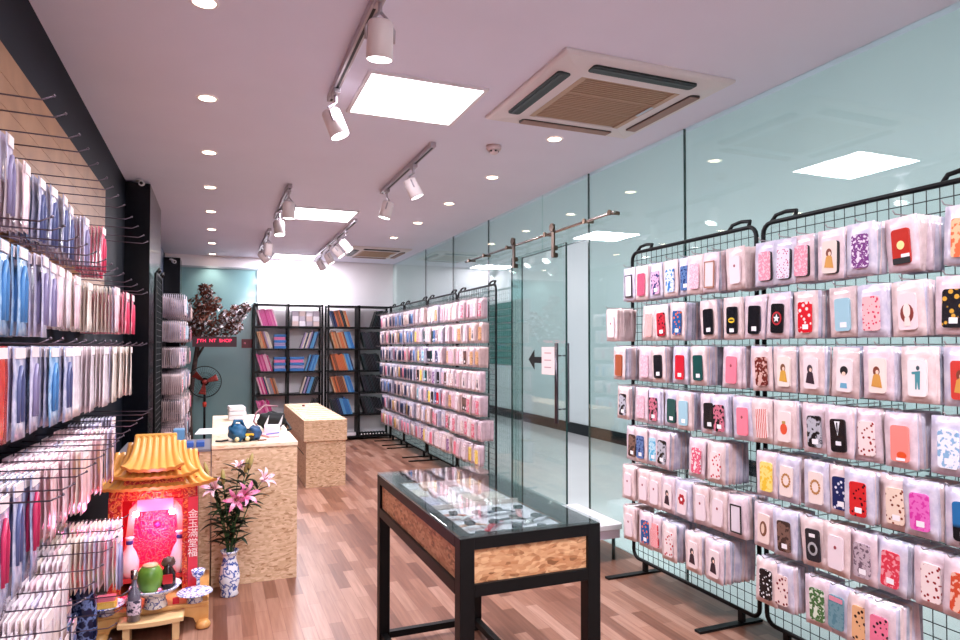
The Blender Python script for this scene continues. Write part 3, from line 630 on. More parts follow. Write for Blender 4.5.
PM = [packet_mat('sleeve_pink', (220, 196, 206), (244, 222, 229)), packet_mat('sleeve_cream', (224, 198, 198), (246, 222, 221)), packet_mat('sleeve_lilac', (200, 194, 216), (232, 224, 236)), packet_mat('sleeve_grey', (156, 160, 178), (198, 196, 210))]
PMESH = [[packet_mesh(k).mesh('packet_sleeve', m) for k in range(2)] for i, m in enumerate(PM)]
# local frame of packets: hangs from origin, front face toward -X (right racks)
CW, CH = .066, .128
def rr(y0, y1, z0, z1, x0, x1, r): return MB().rbox(x0, x1, y0, y1, z0, z1, r, 'x')
def case_mesh(key):
    lab, base, kind, c2, sc, dec = DES[key]
    q = MB().rbox(-.010, -.003, -CW/2, CW/2, -CH/2, CH/2, .011, 'x')
    return q.mesh('case_'+key, patt('case_'+key, base, kind, c2, sc))
CM = {}
F = -.0108
def ell(cy, cz, ry, rz, m=None, n=14, q=None, x=F): 
    q = q or MB(); return q.prism([(cy+ry*math.cos(2*PI*i/n), cz+rz*math.sin(2*PI*i/n)) for i in range(n)], x, x+.001, 'x')
def decal(dec):
    """list of (part name, MB, material) with local offset to the case centre"""
    c = lambda nm, *rgb: mat('print_'+nm, rgb, .4)
    W = c('white', 246, 240, 244); Kk = c('black', 16, 16, 20)
    if dec == 'label': return [('price_label', rr(-.018, .010, -.05, -.03, F, F+.001, .002), W)]
    if dec == 'tiny': return [('printed_mark', ell(0, .02, .006, .007), c('redish', 150, 60, 70))]
    if dec in ('frame_brown', 'frame_black', 'edge', 'girledge'):
        m = Kk if dec != 'frame_brown' else c('brown', 170, 116, 96); q = MB(); t = .005
        if dec.startswith('frame'):
            q.box(F, F+.004, -CW/2-.002, -CW/2+t, -CH/2, CH/2).box(F, F+.004, CW/2-t, CW/2+.002, -CH/2, CH/2).box(F, F+.004, -CW/2, CW/2, -CH/2-.002, -CH/2+t).box(F, F+.004, -CW/2, CW/2, CH/2-t, CH/2+.002)
            return [('case_frame', q, m)]
        q.rbox(-.0085, .001, -CW/2-.006, CW/2-.002, -CH/2-.003, CH/2-.002, .011, 'x'); out = [('case_edge', q, m)]
        if dec == 'girledge': out += decal('girl')
        return out
    if dec == 'oval': return [('yellow_oval', ell(0, 0, .02, .013), c('yellow', 236, 196, 40)), ('black_bar', ell(0, 0, .015, .004, x=F-.0008), Kk), ('price_label', rr(-.016, .012, -.056, -.038, F, F+.001, .002), W)]
    if dec == 'flower':
        q = MB(); [ell(.016*math.cos(a*PI/3), .012+.018*math.sin(a*PI/3), .010, .011, q=q) for a in range(6)]; return [('flower_print', q, c('red', 216, 44, 50)), ('flower_centre', ell(0, .012, .008, .009, x=F-.0008), W)]
    if dec == 'star':
        return [('red_ring', ell(0, .0, .026, .03), c('red', 190, 30, 44)), ('inner_disc', ell(0, .0, .019, .022, x=F-.0006), Kk), ('white_star', MB().prism([((.018 if i % 2 == 0 else .008)*math.sin(i*PI/5), (.019 if i % 2 == 0 else .008)*math.cos(i*PI/5)) for i in range(10)], F-.0014, F, 'x'), W)]
    if dec in ('figure', 'girl', 'teal', 'gold', 'afro', 'face', 'jar', 'suit'):
        P = {'figure': ((60, 40, 50), (50, 30, 44)), 'girl': ((120, 54, 34), (210, 150, 70)), 'teal': ((60, 80, 90), (70, 140, 150)), 'gold': ((120, 70, 40), (214, 160, 60)), 'afro': ((24, 20, 24), (110, 170, 200)), 'face': ((130, 50, 40), (250, 222, 214)), 'jar': ((190, 150, 80), (226, 84, 50)), 'suit': ((240, 238, 242), (16, 16, 20))}[dec]
        hm = c('hair_'+dec, *P[0]); bm_ = c('body_'+dec, *P[1]); sk = c('skin', 244, 206, 186)
        if dec == 'afro': return [('hair_print', ell(0, .018, .017, .018), hm), ('face_print', ell(0, .006, .008, .008, x=F-.0008), sk), ('shirt_print', MB().prism([(-.016, -.05), (.016, -.05), (.013, -.03), (-.013, -.03)], F, F+.001, 'x'), bm_)]
        if dec == 'teal': return [('hair_print', ell(-.004, .034, .006, .008), hm), ('body_print', MB().prism([(-.012, .024), (.018, .02), (.017, .012), (.006, .012), (.006, -.04), (.001, -.04), (-.001, -.01), (-.005, -.04), (-.01, -.04)], F, F+.001, 'x'), bm_)]
        if dec == 'face': return [('hair_print', ell(0, -.006, .024, .034), hm), ('face_print', ell(0, .004, .013, .026, x=F-.0008), bm_), ('neck_print', MB().prism([(-.012, -.05), (.012, -.05), (.008, -.02), (-.008, -.02)], F-.0008, F, 'x'), bm_)]
        if dec == 'jar': return [('lid_print', rr(-.009, .009, .012, .024, F, F+.001, .002), hm), ('jar_print', ell(0, -.01, .018, .024), bm_)]
        if dec == 'suit': return [('shirt_print', MB().prism([(-.012, .055), (.012, .055), (0, .0)], F, F+.001, 'x'), hm), ('tie_print', MB().prism([(-.003, .05), (.003, .05), (.002, .012), (-.002, .012)], F-.0008, F, 'x'), bm_), ('price_label', rr(-.014, .010, -.038, -.022, F, F+.001, .002), W)]
        return [('hair_print', ell(.002, .016, .013, .018), hm), ('face_print', ell(-.002, .013, .006, .008, x=F-.0008), sk), ('dress_print', MB().prism([(-.02, -.045), (.022, -.04), (.014, .0), (.0, .01), (-.012, 0)], F-.0004, F+.001, 'x'), bm_)]
    if dec == 'glow': return [('light_print', ell(0, .005, .014, .016), c('glow', 250, 220, 150)), ('dark_base', rr(-.032, .032, -.063, -.04, F, F+.001, .004), Kk), ('price_label', rr(-.03, .0, -.04, -.028, F-.0006, F+.001, .002), W)]
    if dec == 'corner': return [('fox_print', ell(-.008, -.04, .018, .013), c('fox', 226, 80, 30)), ('price_label', rr(-.02, .012, -.06, -.05, F-.0006, F+.001, .002), W)]
    if dec == 'wreath':
        q = MB()
        for a in range(14): ell(.020*math.cos(a*PI/7), .004+.026*math.sin(a*PI/7), .005, .006, q=q, n=7)
        return [('wreath_print', q, c('wreath', 184, 128, 70))]
    if dec == 'brownoval': return [('oval_print', ell(0, .0, .02, .034), c('oval_brown', 128, 80, 58)), ('inner_print', ell(.002, .0, .009, .022, x=F-.0008), c('cream', 232, 206, 186))]
    if dec == 'lens': return [('lens_ring', ell(0, -.014, .023, .027), c('silver', 170, 168, 172)), ('lens_disc', ell(0, -.014, .014, .017, x=F-.0008), Kk), ('price_label', rr(-.014, .014, .032, .046, F, F+.001, .002), W)]
    if dec == 'pinktop': return [('pink_band', rr(-.03, .03, .042, .06, F, F+.001, .004), c('pinkband', 220, 140, 160))]
    return []
def get_case(key):
    if key not in CM:
        dl = decal(DES[key][5]) if DES[key][5] else []
        CM[key] = (case_mesh(key), [(n, mb.mesh(n, m)) for n, mb, m in dl])
    return CM[key]
def case_word(k): return DES[k][0]

REQ = []   # (score, kind, builder args) of every packet in view, ranked later
import math as _m
CAM = Vector((0, 0, 1.4))
RACKROW = [1.875, 1.642, 1.41, 1.175, .945, .712, .475]
ROWW = ['top', 'second', 'third', 'fourth', 'fifth', 'sixth', 'bottom']
A_ROWS = ['kfr prd lil blu nvy clr gld emp', 'emp rpr rkp bor blk ovl blk', 'brn clr blk red grn pnk', 'pho clr bfl grn pbl blk bfl pnk', 'bkl nvy sky pho pfl rfl', 'emp emp emp fig flw emp emp kfr', 'emp bor rst rfl fig fig']
B_ROWS = ['pke pde pke fge pur orr org', 'str rdt pbl pdt grl lmp', 'brf fgo fig afr fgb fgt rfg', 'rpr jar pho sui sct cor lbf', 'yel wre wre nv2 rd2 bdt mag bl2', 'bov bkl cam emp gfl prr sct oco', 'bwd wrf cmo teg tbd pbd']
FARD = 'blk nvy pnk clr emp red yel grl gfl lil pbl pdt sky prr org pur emp clr pfl fig rd2 mag nv2'.split()

M_grid = mat('grid_wire_black', (20, 26, 28), .4)
M_hook = mat('hook_wire', (170, 160, 164), .3, .7)
HX = 2.48
def rack(y0, y1, label, cols, feet=True, sgn=1, X=HX, rows=RACKROW, ztop=2.0, hl=.24, hooks=True, zbot=.07):
    t = thing('grid_rack', label, 'display rack', (X, (y0+y1)/2, 0))
    yl, yh = y0-(y0+y1)/2, y1-(y0+y1)/2; r = .011; c = .05
    loop = []
    for (cy, cz, a0) in ((yh-c, ztop-c, 0), (yl+c, ztop-c, 1), (yl+c, zbot+c, 2), (yh-c, zbot+c, 3)):
        for k in range(5): a = (a0+k/4)*PI/2; loop.append((0, cy+c*math.cos(a), cz+c*math.sin(a)))
    loop.append(loop[0]); MB().tube(loop, r, 8, False).build('frame', M_black, t)
    g = MB(); n = int(round((yh-yl)/.05))
    for k in range(1, n): y = yl+(yh-yl)*k/n; g.tube([(0, y, zbot), (0, y, ztop)], .0022, 4, False)
    m = int((ztop-zbot)/.05)
    for k in range(1, m): z = zbot+(ztop-zbot)*k/m; g.tube([(.003*sgn, yl, z), (.003*sgn, yh, z)], .0022, 4, False)
    go = g.build('wire_grid', M_grid, t)
    for y in (yl+.12, yh-.12):
        MB().tube([(0, y+.07, ztop+.0), (.02*sgn, y+.06, ztop+.035), (.02*sgn, y-.0, ztop+.042), (.02*sgn, y-.06, ztop+.035), (0, y-.07, ztop)], .010, 8).build('top_bracket', M_black, t)
        if feet: MB().box(-.28, .12, y-.02, y+.02, .0, .012).box(-.012, .012, y-.014, y+.014, .012, zbot).build('foot', M_black, t)
    if hooks:
        for z, row_y in zip(rows, cols if isinstance(cols[0], list) else [cols]*len(rows)):
            for y in row_y:
                y = min(max(y, y0+.03), y1-.03)
                h = MB().tube([(-.002*sgn, y-(y0+y1)/2, z), (-sgn*hl, y-(y0+y1)/2, z-.002), (-sgn*(hl+.012), y-(y0+y1)/2, z+.010)], .0024, 5)
                for dy in (-.014, .014): h.tube([(-.004*sgn, y-(y0+y1)/2+dy, z+.005), (-.006*sgn, y-(y0+y1)/2+dy, z-.012), (-.012*sgn, y-(y0+y1)/2+dy, z-.03)], .002, 4)
                h.build('hook', M_hook, t)
    return t
XF = 2.265
def unpx(px, x):
    # where the line of sight through image column px meets the plane X = x (measured left edges of packets)
    t = (px-480)/655; c, s_ = math.cos(R(22)), math.sin(R(22))
    return x*(c-t*s_)/(t*c+s_)
EA = [[62, 98, 130, 172, 207, 240, 280, 338], [15, 113, 150, 190, 262, 335, 390], [42, 103, 140, 198, 238, 328], [45, 97, 127, 170, 203, 268, 295, 350], [73, 90, 122, 152, 236, 290], [62, 95, 125, 160, 200, 242, 285, 330], [62, 105, 128, 175, 238, 290]]
EB = [[415, 466, 512, 588, 665, 762, 930], [452, 513, 606, 691, 776, 905], [400, 460, 533, 613, 710, 812, 915], [400, 462, 535, 603, 663, 755, 885], [415, 462, 543, 603, 650, 740, 805, 910], [405, 465, 530, 590, 650, 730, 822, 910], [416, 450, 538, 590, 650, 702]]
YA = [[unpx(600+z*.375, XF) for z in row] for row in EA]
YBK = [[unpx(600+z*.375, XF) for z in row] for row in EB]
rack(2.485, 3.525, 'black wire grid rack full of phone case packets beside the open door', [[y-.059 for y in q] for q in YA])
rack(1.40, 2.44, 'nearest black wire grid rack of phone case packets at the right edge', [[y-.059 for y in q] for q in YBK])
def req(kind, pos, area, first, args): REQ.append((area/((Vector(pos)-CAM).length**2)*(1 if first else .11), kind, first, pos, args))
rnd = random.Random(11)
def add_stack(y, z, xf, n, key, desc, pitch=.0085, sgn=1, mi=None, Xg=HX):
    for k in range(n):
        x = xf+sgn*k*pitch
        if (x > Xg-.03 and sgn > 0) or (x < Xg+.03 and sgn < 0): break
        dy, dz, tl = rnd.uniform(-.007, .007), rnd.uniform(-.012, -.006), rnd.uniform(-.06, .06)
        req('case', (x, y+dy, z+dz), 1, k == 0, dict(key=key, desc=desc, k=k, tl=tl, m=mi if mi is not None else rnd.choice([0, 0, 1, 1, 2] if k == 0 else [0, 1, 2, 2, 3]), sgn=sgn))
for rk, (rows_, YE) in enumerate(((A_ROWS, YA), (B_ROWS, YBK))):
    nm = ('rack beside the door', 'nearest right rack')[rk]
    for r in range(7):
        keys = rows_[r].split(); ys = YE[r]
        for c, key in enumerate(keys):
            gap = ys[c]-(ys[c+1] if c+1 < len(ys) else ys[c]-.16); deep = gap > .15
            n = 17 if deep else rnd.choice([5, 8, 11, 14]); xf = XF+rnd.uniform(-.012, .012)+.0
            if rk == 0 and r == 6 and c >= 3: n = 24; xf = XF-.03
            add_stack(ys[c]-.059, RACKROW[r], xf, n, key, '%s row of the %s, %s hook from far end' % (ROWW[r], nm, ORD[c]), mi={'emp': 1}.get(key))
rack(5.86, 6.46, 'narrow empty black grid rack leaning on the side of the near pillar', [], False, 1, -.45, hooks=False)
# far racks along the glass
FY = [(5.73, 6.78), (6.83, 7.88), (7.93, 8.98), (9.02, 9.74)]
FN = ['first', 'second', 'third', 'fourth']
for i, (a, b) in enumerate(FY):
    n = 10 if i < 3 else 7; cols = [b-.07-(b-a-.12)*k/(n-1) for k in range(n)]
    rack(a, b, '%s wire grid rack past the glass door, full of packets' % FN[i], cols)
    for r in range(7):
        for c, y in enumerate(cols):
            if i == 0 or (i == 1 and r in (0, 5, 6)): key = rnd.choice(['emp', 'clr', 'pfl', 'pke', 'sct', 'emp', 'fig', 'clr', 'tbd', 'emp', 'bkl'])
            else: key = rnd.choice(['blk', 'nvy', 'nvy', 'clr', 'emp', 'grn', 'lil', 'pbl', 'pdt', 'yel', 'gfl', 'emp', 'pur', 'blk', 'nv2', 'sky'])
            if r == 6: key = rnd.choice(['emp', 'pnk', 'pur', 'yel', 'emp', 'emp', 'clr'])
            if r == 4 and i == 1 and c > 7: key = 'red'
            add_stack(y, RACKROW[r], 2.31+rnd.uniform(-.02, .03), rnd.choice([5, 8, 12]), key, '%s row of the %s far rack, %s hook from far end' % (ROWW[r], FN[i], ORD[c]), .012, mi=rnd.choice([0, 2, 2, 1]) if i else rnd.choice([0, 0, 1]))
# left mid rack behind the black pillar
colM = [7.05+.2*k for k in range(10)]
rack(6.95, 9.02, 'black wire rack of pale packets on the left wall behind the pillar', colM, False, -1, XL+.09, [1.92, 1.66, 1.40, 1.14, .88, .62, .36], 2.0, .26)
for r, z in enumerate([1.92, 1.66, 1.40, 1.14, .88, .62, .36]):
    for c, y in enumerate(colM):
        add_stack(y, z, -.30+rnd.uniform(-.03, .03), 13, rnd.choice(['emp', 'clr', 'blk', 'pdt', 'emp', 'fig', 'pbl', 'lil']), '%s row of the left rack behind the pillar, %s hook along' % (ROWW[r], ORD[c]), .018, -1, mi=rnd.choice([0, 1, 1, 2]), Xg=XL+.09)

# left wall accessory pouches on long hooks
M_p = {k: packet_mat('pouch_'+k, a, b) for k, a, b in (('white', (232, 214, 222), (246, 234, 240)), ('cream', (236, 218, 206), (246, 232, 222)), ('lilac', (188, 182, 214), (226, 218, 236)), ('blue', (110, 160, 210), (190, 214, 238)), ('steel', (150, 156, 192), (222, 216, 234)), ('pink', (226, 90, 120), (240, 170, 186)), ('red', (196, 40, 34), (214, 70, 50)), ('navy', (40, 50, 90), (120, 130, 170)), ('rose', (234, 190, 200), (246, 220, 226)), ('slate', (110, 120, 160), (196, 196, 222)))}
def pouch_mesh(w, h, i, m):
    q = packet_mesh(i, w, h); me = q.mesh('pouch_sleeve', m); return me
LROW = [(1.995, 'top'), (1.705, 'second'), (1.415, 'third'), (1.045, 'fourth'), (.69, 'fifth'), (.37, 'bottom')]
LY = [1.82, 1.95, 2.13, 2.27, 2.44, 2.64, 2.78, 2.93, 3.12, 3.39, 3.64, 3.93, 4.15]
XP = XL+.012
M_hookd = mat('hook_wire_dark', (104, 92, 104), .3, .7)
lr = thing('hook_strip', 'rows of long bare wire hooks fixed on the left wall', 'hook rows', (XP, 0, 0))
hk = []
for r, (z, rw) in enumerate(LROW):
    for y in LY:
        if z < .9 and y > 3.2: continue
        L = .30 if z > 1.2 else .33
        h = MB().tube([(.0005 if z > 1.6 else -.0115, y, z), (L-.03, y, z-.008), (L-.004, y, z+.004)], .0022, 5); h.lathe([(.003, 0), (.0042, .004), (0, .008)], (L-.004, y, z+.002), 6)
        hk.append(h)
for k, h in enumerate(hk):
    if k < 98: h.build('hook', M_hookd, lr)
rest = MB()
for h in hk[98:]: rest.v and None; o = len(rest.v); rest.v += h.v; rest.f += [tuple(i+o for i in f) for f in h.f]; rest.smooth += h.smooth
if rest.v: ro = rest.build('hook', M_hookd, lr); ro['kind'] = 'stuff'
def lkind(r, y):
    if r == 0: return ('lilac', .06, .13) if y < 2.2 else (('white' if y < 2.5 else 'steel' if y < 3.3 else 'lilac' if y < 3.6 else 'pink'), .09, .22)
    if r == 1: return ('blue' if y < 2.3 else 'lilac' if y < 2.7 else 'rose' if y < 3.3 else 'cream' if y < 3.8 else 'pink', .10, .26 if y < 2.6 else .22)
    if r == 2: return ('red' if y < 2.2 else 'steel' if y < 2.9 else 'white' if y < 3.5 else 'cream', .12, .27)
    if r == 3: return ('slate', .10, .30) if y < 2.35 else ( 'rose' if y < 3.6 else 'lilac', .11, .235 if y < 3.5 else .19)
    if r == 4: return ('white' if y < 2.85 else 'cream', .11, .21 if y < 3 else .17)
    return ('lilac' if y < 2.7 else 'steel', .11, .27)
PCM = {}
def pmesh(kd, w, h):
    k = (kd, w, h)
    if k not in PCM: PCM[k] = pouch_mesh(w, h, len(PCM)+50, M_p[kd])
    return PCM[k]
for r, (z, rw) in enumerate(LROW):
    for c, y in enumerate(LY):
        if z < .9 and y > 3.2: continue
        kd, w, h = lkind(r, y)
        end = .30
        if r == 0:
            if y < 2.0 or 2.2 < y < 2.4: continue
            if y < 2.2: x1, n = .15, 4
            elif y < 3.7: x1, n = .10+.03*(y-2.4), 8
            elif y < 4.0: x1, n = .11, 6
            else: continue
        elif r == 1: x1, n = (.14 if y < 3.6 else .22), 14
        elif r == 2: x1, n = (.13+.04*(y-2)), 14
        elif r == 3:
            if y > 4.0: continue
            x1, n = (.17+.045*(y-2) if y < 3.5 else .15), 17
        elif r == 4: x1, n = (min(.24, -.171*y-XP-.02) if y < 2.85 else -.1216*y-XP), 18
        else: x1, n = min(.28, -.171*y-XP), 18
        x1 += rnd.uniform(-.02, .015)
        for k in range(n):
            x = XP+x1-k*.0155
            if x < XP+.012: break
            kk = kd
            if kd == 'steel' and rnd.random() < .35: kk = rnd.choice(['blue', 'lilac', 'navy'])
            if kd in ('white', 'rose', 'cream') and rnd.random() < .25: kk = rnd.choice(['white', 'cream', 'rose', 'lilac'])
            if kd == 'slate' and rnd.random() < .4: kk = 'steel'
            req('pouch', (x, y+rnd.uniform(-.006, .006), z-.0115+rnd.uniform(-.004, 0)), w*h/.022, k == 0, dict(kd=kk, w=w, h=h, k=k, desc='%s row of left wall, %s hook from camera' % (rw, ORD[c]), rz=rnd.uniform(-.06, .06)))

# --- build: the 300 that show largest of each kind as things, the rest as one stuff object
def merge(lst, name, label, cat, mats):
    V = []; Fc = []; MI = []
    for (me, Mx, mi) in lst:
        o = len(V); V += [tuple(Mx @ v.co) for v in me.vertices]; Fc += [tuple(i+o for i in p.vertices) for p in me.polygons]; MI += [mi]*len(me.polygons)
    me = bpy.data.meshes.new(name); me.from_pydata(V, [], Fc); [me.materials.append(m) for m in mats]
    me.polygons.foreach_set('material_index', MI); me.polygons.foreach_set('use_smooth', [True]*len(Fc)); me.update()
    o = bpy.data.objects.new(name, me); COL.objects.link(o); mark(o, label, cat); o['kind'] = 'stuff'; return o
for kind in ('case', 'pouch'):
    L = sorted([q for q in REQ if q[1] == kind], key=lambda q: -q[0]); top, low = L[:300], L[300:]
    for (sc, _, first, pos, a) in top:
        if kind == 'case':
            word = case_word(a['key'])
            lab = (word+', '+a['desc']) if a['k'] == 0 else 'packet %s behind the front, ' % (ORD[a['k']])+a['desc']
            lab = ' '.join(lab.replace(' of the rack beside the door', ', rack beside door').replace(' of the nearest right rack', ', nearest right rack').replace(' of the left rack behind the pillar', ', left rack behind pillar').split()[:16])
            t = thing('hanging_packet', lab, 'phone case', pos, (a['tl'], 0, 0 if a['sgn'] > 0 else PI), 'phone case packets on the wire racks')
            link('sleeve', PMESH[a['m']][int(abs(pos[1])*50+pos[2]*10) % 2], t)
            if a['k'] == 0:
                cme, dl = get_case(a['key']); co = link('phone_case', cme, t, (0, 0, -.108))
                for n_, dm in dl: link(n_, dm, co)
                MBh = None
        else:
            lab = '%s pouch, %s from hook tip, %s' % (a['kd'] if a['kd'] != 'steel' else 'grey blue', ORD[a['k']], a['desc'])
            t = thing('hanging_pouch', lab, 'pouch', pos, (0, 0, a['rz']), 'pouches on the left wall hooks')
            link('sleeve', pmesh(a['kd'], a['w'], a['h']), t)
            hd = (a['w'], )
            if hd not in PCM: PCM[hd] = MB().box(.001, .0045, -a['w']*.4, a['w']*.4, -.035, -.004).mesh('header_card', mat('header_card', (244, 226, 226), .5))
            link('header_card', PCM[hd], t)
            if a['k'] < (6 if a['kd'] == 'slate' else 2) and a['kd'] in ('steel', 'blue', 'lilac', 'pink', 'slate'):
                ck = (a['kd'], 'item')
                if ck not in PCM:
                    PCM[ck] = MB().tube([(.005, -.02, -.22), (.006, -.02, -.10), (.006, 0, -.06), (.006, .02, -.10), (.005, .02, -.22)], .006, 6).mesh('cable', mat('cable_'+a['kd'], {'steel': (96, 104, 150), 'blue': (90, 150, 210), 'lilac': (150, 140, 180), 'pink': (220, 60, 100), 'slate': (214, 50, 100)}[a['kd']], .4))
                link('cable', PCM[ck], t)
    lst = []
    if kind == 'case':
        mats = PM+[mat('far_case_dark', (36, 44, 80), .35), mat('far_case_pink', (232, 140, 160), .35), mat('far_case_red', (200, 60, 60), .35), mat('far_case_blue', (90, 130, 190), .35), mat('far_case_cream', (236, 212, 206), .4), mat('far_case_gold', (214, 170, 90), .4)]
        slim = MB().rbox(-.010, -.003, -CW/2, CW/2, -CH/2-.108, CH/2-.108, .008, 'x', 2).mesh('slim_case', mats[0])
        cidx = {'blk': 4, 'nvy': 4, 'nv2': 4, 'lil': 4, 'pnk': 5, 'pdt': 5, 'prr': 5, 'red': 6, 'rd2': 6, 'org': 6, 'sky': 7, 'pbl': 7, 'pbl': 7, 'yel': 9, 'gfl': 4, 'grn': 4, 'pur': 5, 'mag': 5}
        for (sc, _, first, pos, a) in low:
            Mx = Matrix.Translation(pos) @ Matrix.Rotation(0 if a['sgn'] > 0 else PI, 4, 'Z') @ Matrix.Rotation(a['tl'], 4, 'X')
            lst.append((PMESH[a['m']][0], Mx, a['m']))
            if first or a['key'] in ('blk', 'nvy', 'grn', 'pho'): lst.append((slim, Mx, cidx.get(a['key'], 8)))
        merge(lst, 'packet_stacks', 'remaining phone case packets stacked deep on all rack hooks', 'phone cases', mats)
    else:
        ks = list(M_p)
        for (sc, _, first, pos, a) in low:
            Mx = Matrix.Translation(pos) @ Matrix.Rotation(a['rz'], 4, 'Z'); lst.append((pmesh(a['kd'], a['w'], a['h']), Mx, ks.index(a['kd'])))
        merge(lst, 'pouch_stacks', 'remaining accessory pouches stacked deep on left wall hooks', 'pouches', [M_p[k] for k in ks])

# black base panel / ladder behind left pouches
# ------------------------------------------------------------------ white bench
bn = thing('low_bench', 'low white bench with thin legs beside the glass wall', 'bench', (0, 0, 0))
MB().rbox(2.0, 2.50, 3.66, 4.26, .205, .24, .03).build('seat', M_white, bn, .004)
MB().box(2.02, 2.48, 3.68, 4.24, .145, .2045).build('apron', mat('bench_pink', (214, 192, 204), .5), bn)
for x, y in ((2.05, 3.71), (2.45, 3.71), (2.05, 4.2), (2.45, 4.2)): MB().tube([(x, y, .145), (x, y, 0)], .012, 8).build('leg', mat('grey_leg', (70, 90, 90), .3, .6), bn)

# ------------------------------------------------------------------ altar (shrine)
sh = thing('altar_shrine', 'red lit altar house with stacked yellow tile roofs on wooden plinth', 'shrine', (-.285, 3.65, 0))
def carved(name, c1, c2, scale, rough=.3):
    m = mat(name, c1, rough); n, l, b = nodes(m); mp = coords(n, l)
    w = n.new('ShaderNodeTexNoise'); w.inputs['Scale'].default_value = scale; w.inputs['Detail'].default_value = 1; w.inputs['Distortion'].default_value = 2.5
    l.new(mp.outputs[0], w.inputs['Vector']); r = ramp(n, [(.44, c1), (.48, c2), (.53, c2), (.57, c1)]); l.new(w.outputs['Fac'], r.inputs[0]); l.new(r.outputs[0], b.inputs['Base Color']); bump(n, l, b, w.outputs['Fac'], .5, .02); return m
M_red = mat('shrine_red', (190, 30, 40), .25); M_carv = carved('shrine_carving', (190, 26, 36), (236, 130, 70), 22); M_carv2 = carved('shrine_backdrop', (214, 30, 90), (246, 120, 110), 26)
def roof(cx, yb, yf, zt, zb, wt, wb, nr, nm):
    q = MB(); N = nr*8; K_ = 12
    def f(u, v, off=0):
        s = v; drop = (1-(1-s)**1.9)
        zz = zt-(zt-zb)*(1-(1-s)**1.7) ; yy = yb-(yb-yf)*s
        w = wt+(wb-wt)*s**1.6
        x = (u-.5)*2; zc = .030*abs(x)**4*s**2
        rib = .006*abs(math.sin(PI*u*nr))
        return Vector((cx+x*w/2, yy-rib, zz+zc+rib))
    q.surf(f, N, K_, (0, .02, -.018)); q.build(nm, mat('yellow_roof_tile', (226, 160, 76), .35), sh)
roof(.0, .20, .02, .935, .785, .20, .29, 7, 'upper_roof')
roof(.005, .24, .05, .895, .74, .28, .42, 11, 'middle_roof')
roof(.0, .28, .06, .84, .685, .40, .60, 15, 'lower_roof')
MB().box(-.10, .10, .19, .23, .91, .942).build('roof_ridge', mat('yellow_roof_tile', (226, 160, 76)), sh, .006)
MB().box(-.205, .205, .44, .455, .13, .80).build('back_panel', M_red, sh)
MB().box(-.205, -.195, .12, .44, .13, .72).box(.195, .205, .12, .44, .13, .72).build('side_panel', M_red, sh)
MB().box(-.195, .195, .11, .13, .62, .70).prism([(-.14, .7), (.14, .7), (.12, .80), (-.12, .80)], .10, .12, 'y').build('carved_gable', M_carv, sh)
MB().box(-.205, -.145, .10, .12, .13, .64).build('carved_screen', M_carv, sh)
MB().box(.135, .160, .10, .12, .13, .64).build('carved_screen', M_carv, sh)
MB().box(.162, .208, .09, .12, .13, .62).build('couplet_column', mat('shrine_pink_column', (226, 60, 80), .3), sh)
MB().box(-.194, .194, .125, .44, .20, .22).build('inner_shelf', mat('shrine_floor', (200, 60, 60), .3), sh)
ch = text_mesh('金\n玉\n滿\n堂\n福', .05, mat('white_gilt', (255, 236, 232), .4)); o = link('gilt_characters', ch, sh, (.185, .0885, .43), (PI/2, 0, 0))
M_ply = mat('shrine_pale_frame', (214, 124, 104), .35)
MB().prism([(-.16, .221), (-.12, .221), (-.10, .50), (-.08, .54), (.08, .54), (.10, .50), (.12, .221), (.16, .221), (.125, .545), (.09, .585), (-.09, .585), (-.125, .545)], .24, .26, 'y').build('inner_arch', M_ply, sh)
MB().box(-.085, .085, .20, .235, .54, .60).build('lintel_light_box', mat('pink_lintel', (238, 130, 170), .4, emit=(250, 110, 170), es=.5), sh)
MB().box(-.125, .125, .36, .375, .221, .56).build('backdrop', M_carv2, sh)
MB().lathe([(0, 0), (.014, 0), (.02, .006), (0, .008)], M=Matrix.Translation((0, .358, .43)) @ Matrix.Rotation(PI/2, 4, 'X'), n=20).build('round_mirror', mat('magenta_disc', (214, 60, 130), .3), sh)
for x in (-.088, .082):
    MB().lathe([(0, -.016), (.012, -.012), (.016, 0), (.012, .012), (0, .016)], (x, .17, .535), 14).build('bulb', mat('lit_bulb', (255, 255, 255), emit=(255, 226, 236), es=14), sh)
    lamp('POINT', 'altar_lamp', (-.285+x, 3.65+.20, .50), 1.0, (1, .28, .55), shadow_soft_size=.02)
lamp('POINT', 'altar_lamp', (-.285, 3.65+.28, .42), 1.1, (1, .22, .5), shadow_soft_size=.03)
lamp('POINT', 'altar_lamp', (-.285, 3.65+.05, .58), 1.3, (1, .30, .5), shadow_soft_size=.03)
# plinth
pl = thing('altar_plinth', 'pale wooden stepped plinth carrying the altar and offerings', 'plinth', (-.27, 3.6, 0))
MB().box(-.25, .25, -.02, .48, .105, .129).build('top_board', M_wood, pl, .005)
MB().prism([(-.25, .104), (-.25, .0), (-.20, .0), (-.18, .05), (-.12, .07), (.12, .07), (.18, .05), (.20, 0), (.25, 0), (.25, .104)], -.01, .02, 'y').build('carved_apron', M_wood, pl, .003)
for x in (-.235, .19): MB().box(x, x+.045, .40, .46, 0, .104).build('leg', M_wood, pl)
for x in (-.225, .225): MB().lathe([(.02, 0), (.034, .006), (.036, .02), (.028, .034), (.02, .04)], (x, -.02, 0), 14).build('foot', M_wood, pl)
q = MB(); q.surf(lambda u, v: Vector((-.14+.28*u, -.03-.11*v, .105+.008*(2*u-1)**2+.0*v)), 10, 3, (0, 0, -.02)); q.box(-.12, -.09, -.12, -.03, 0, .087).box(.09, .12, -.12, -.03, 0, .087)
q.build('front_step', mat('pale_step_wood', (240, 200, 146), .3), pl)
ZP = .1295
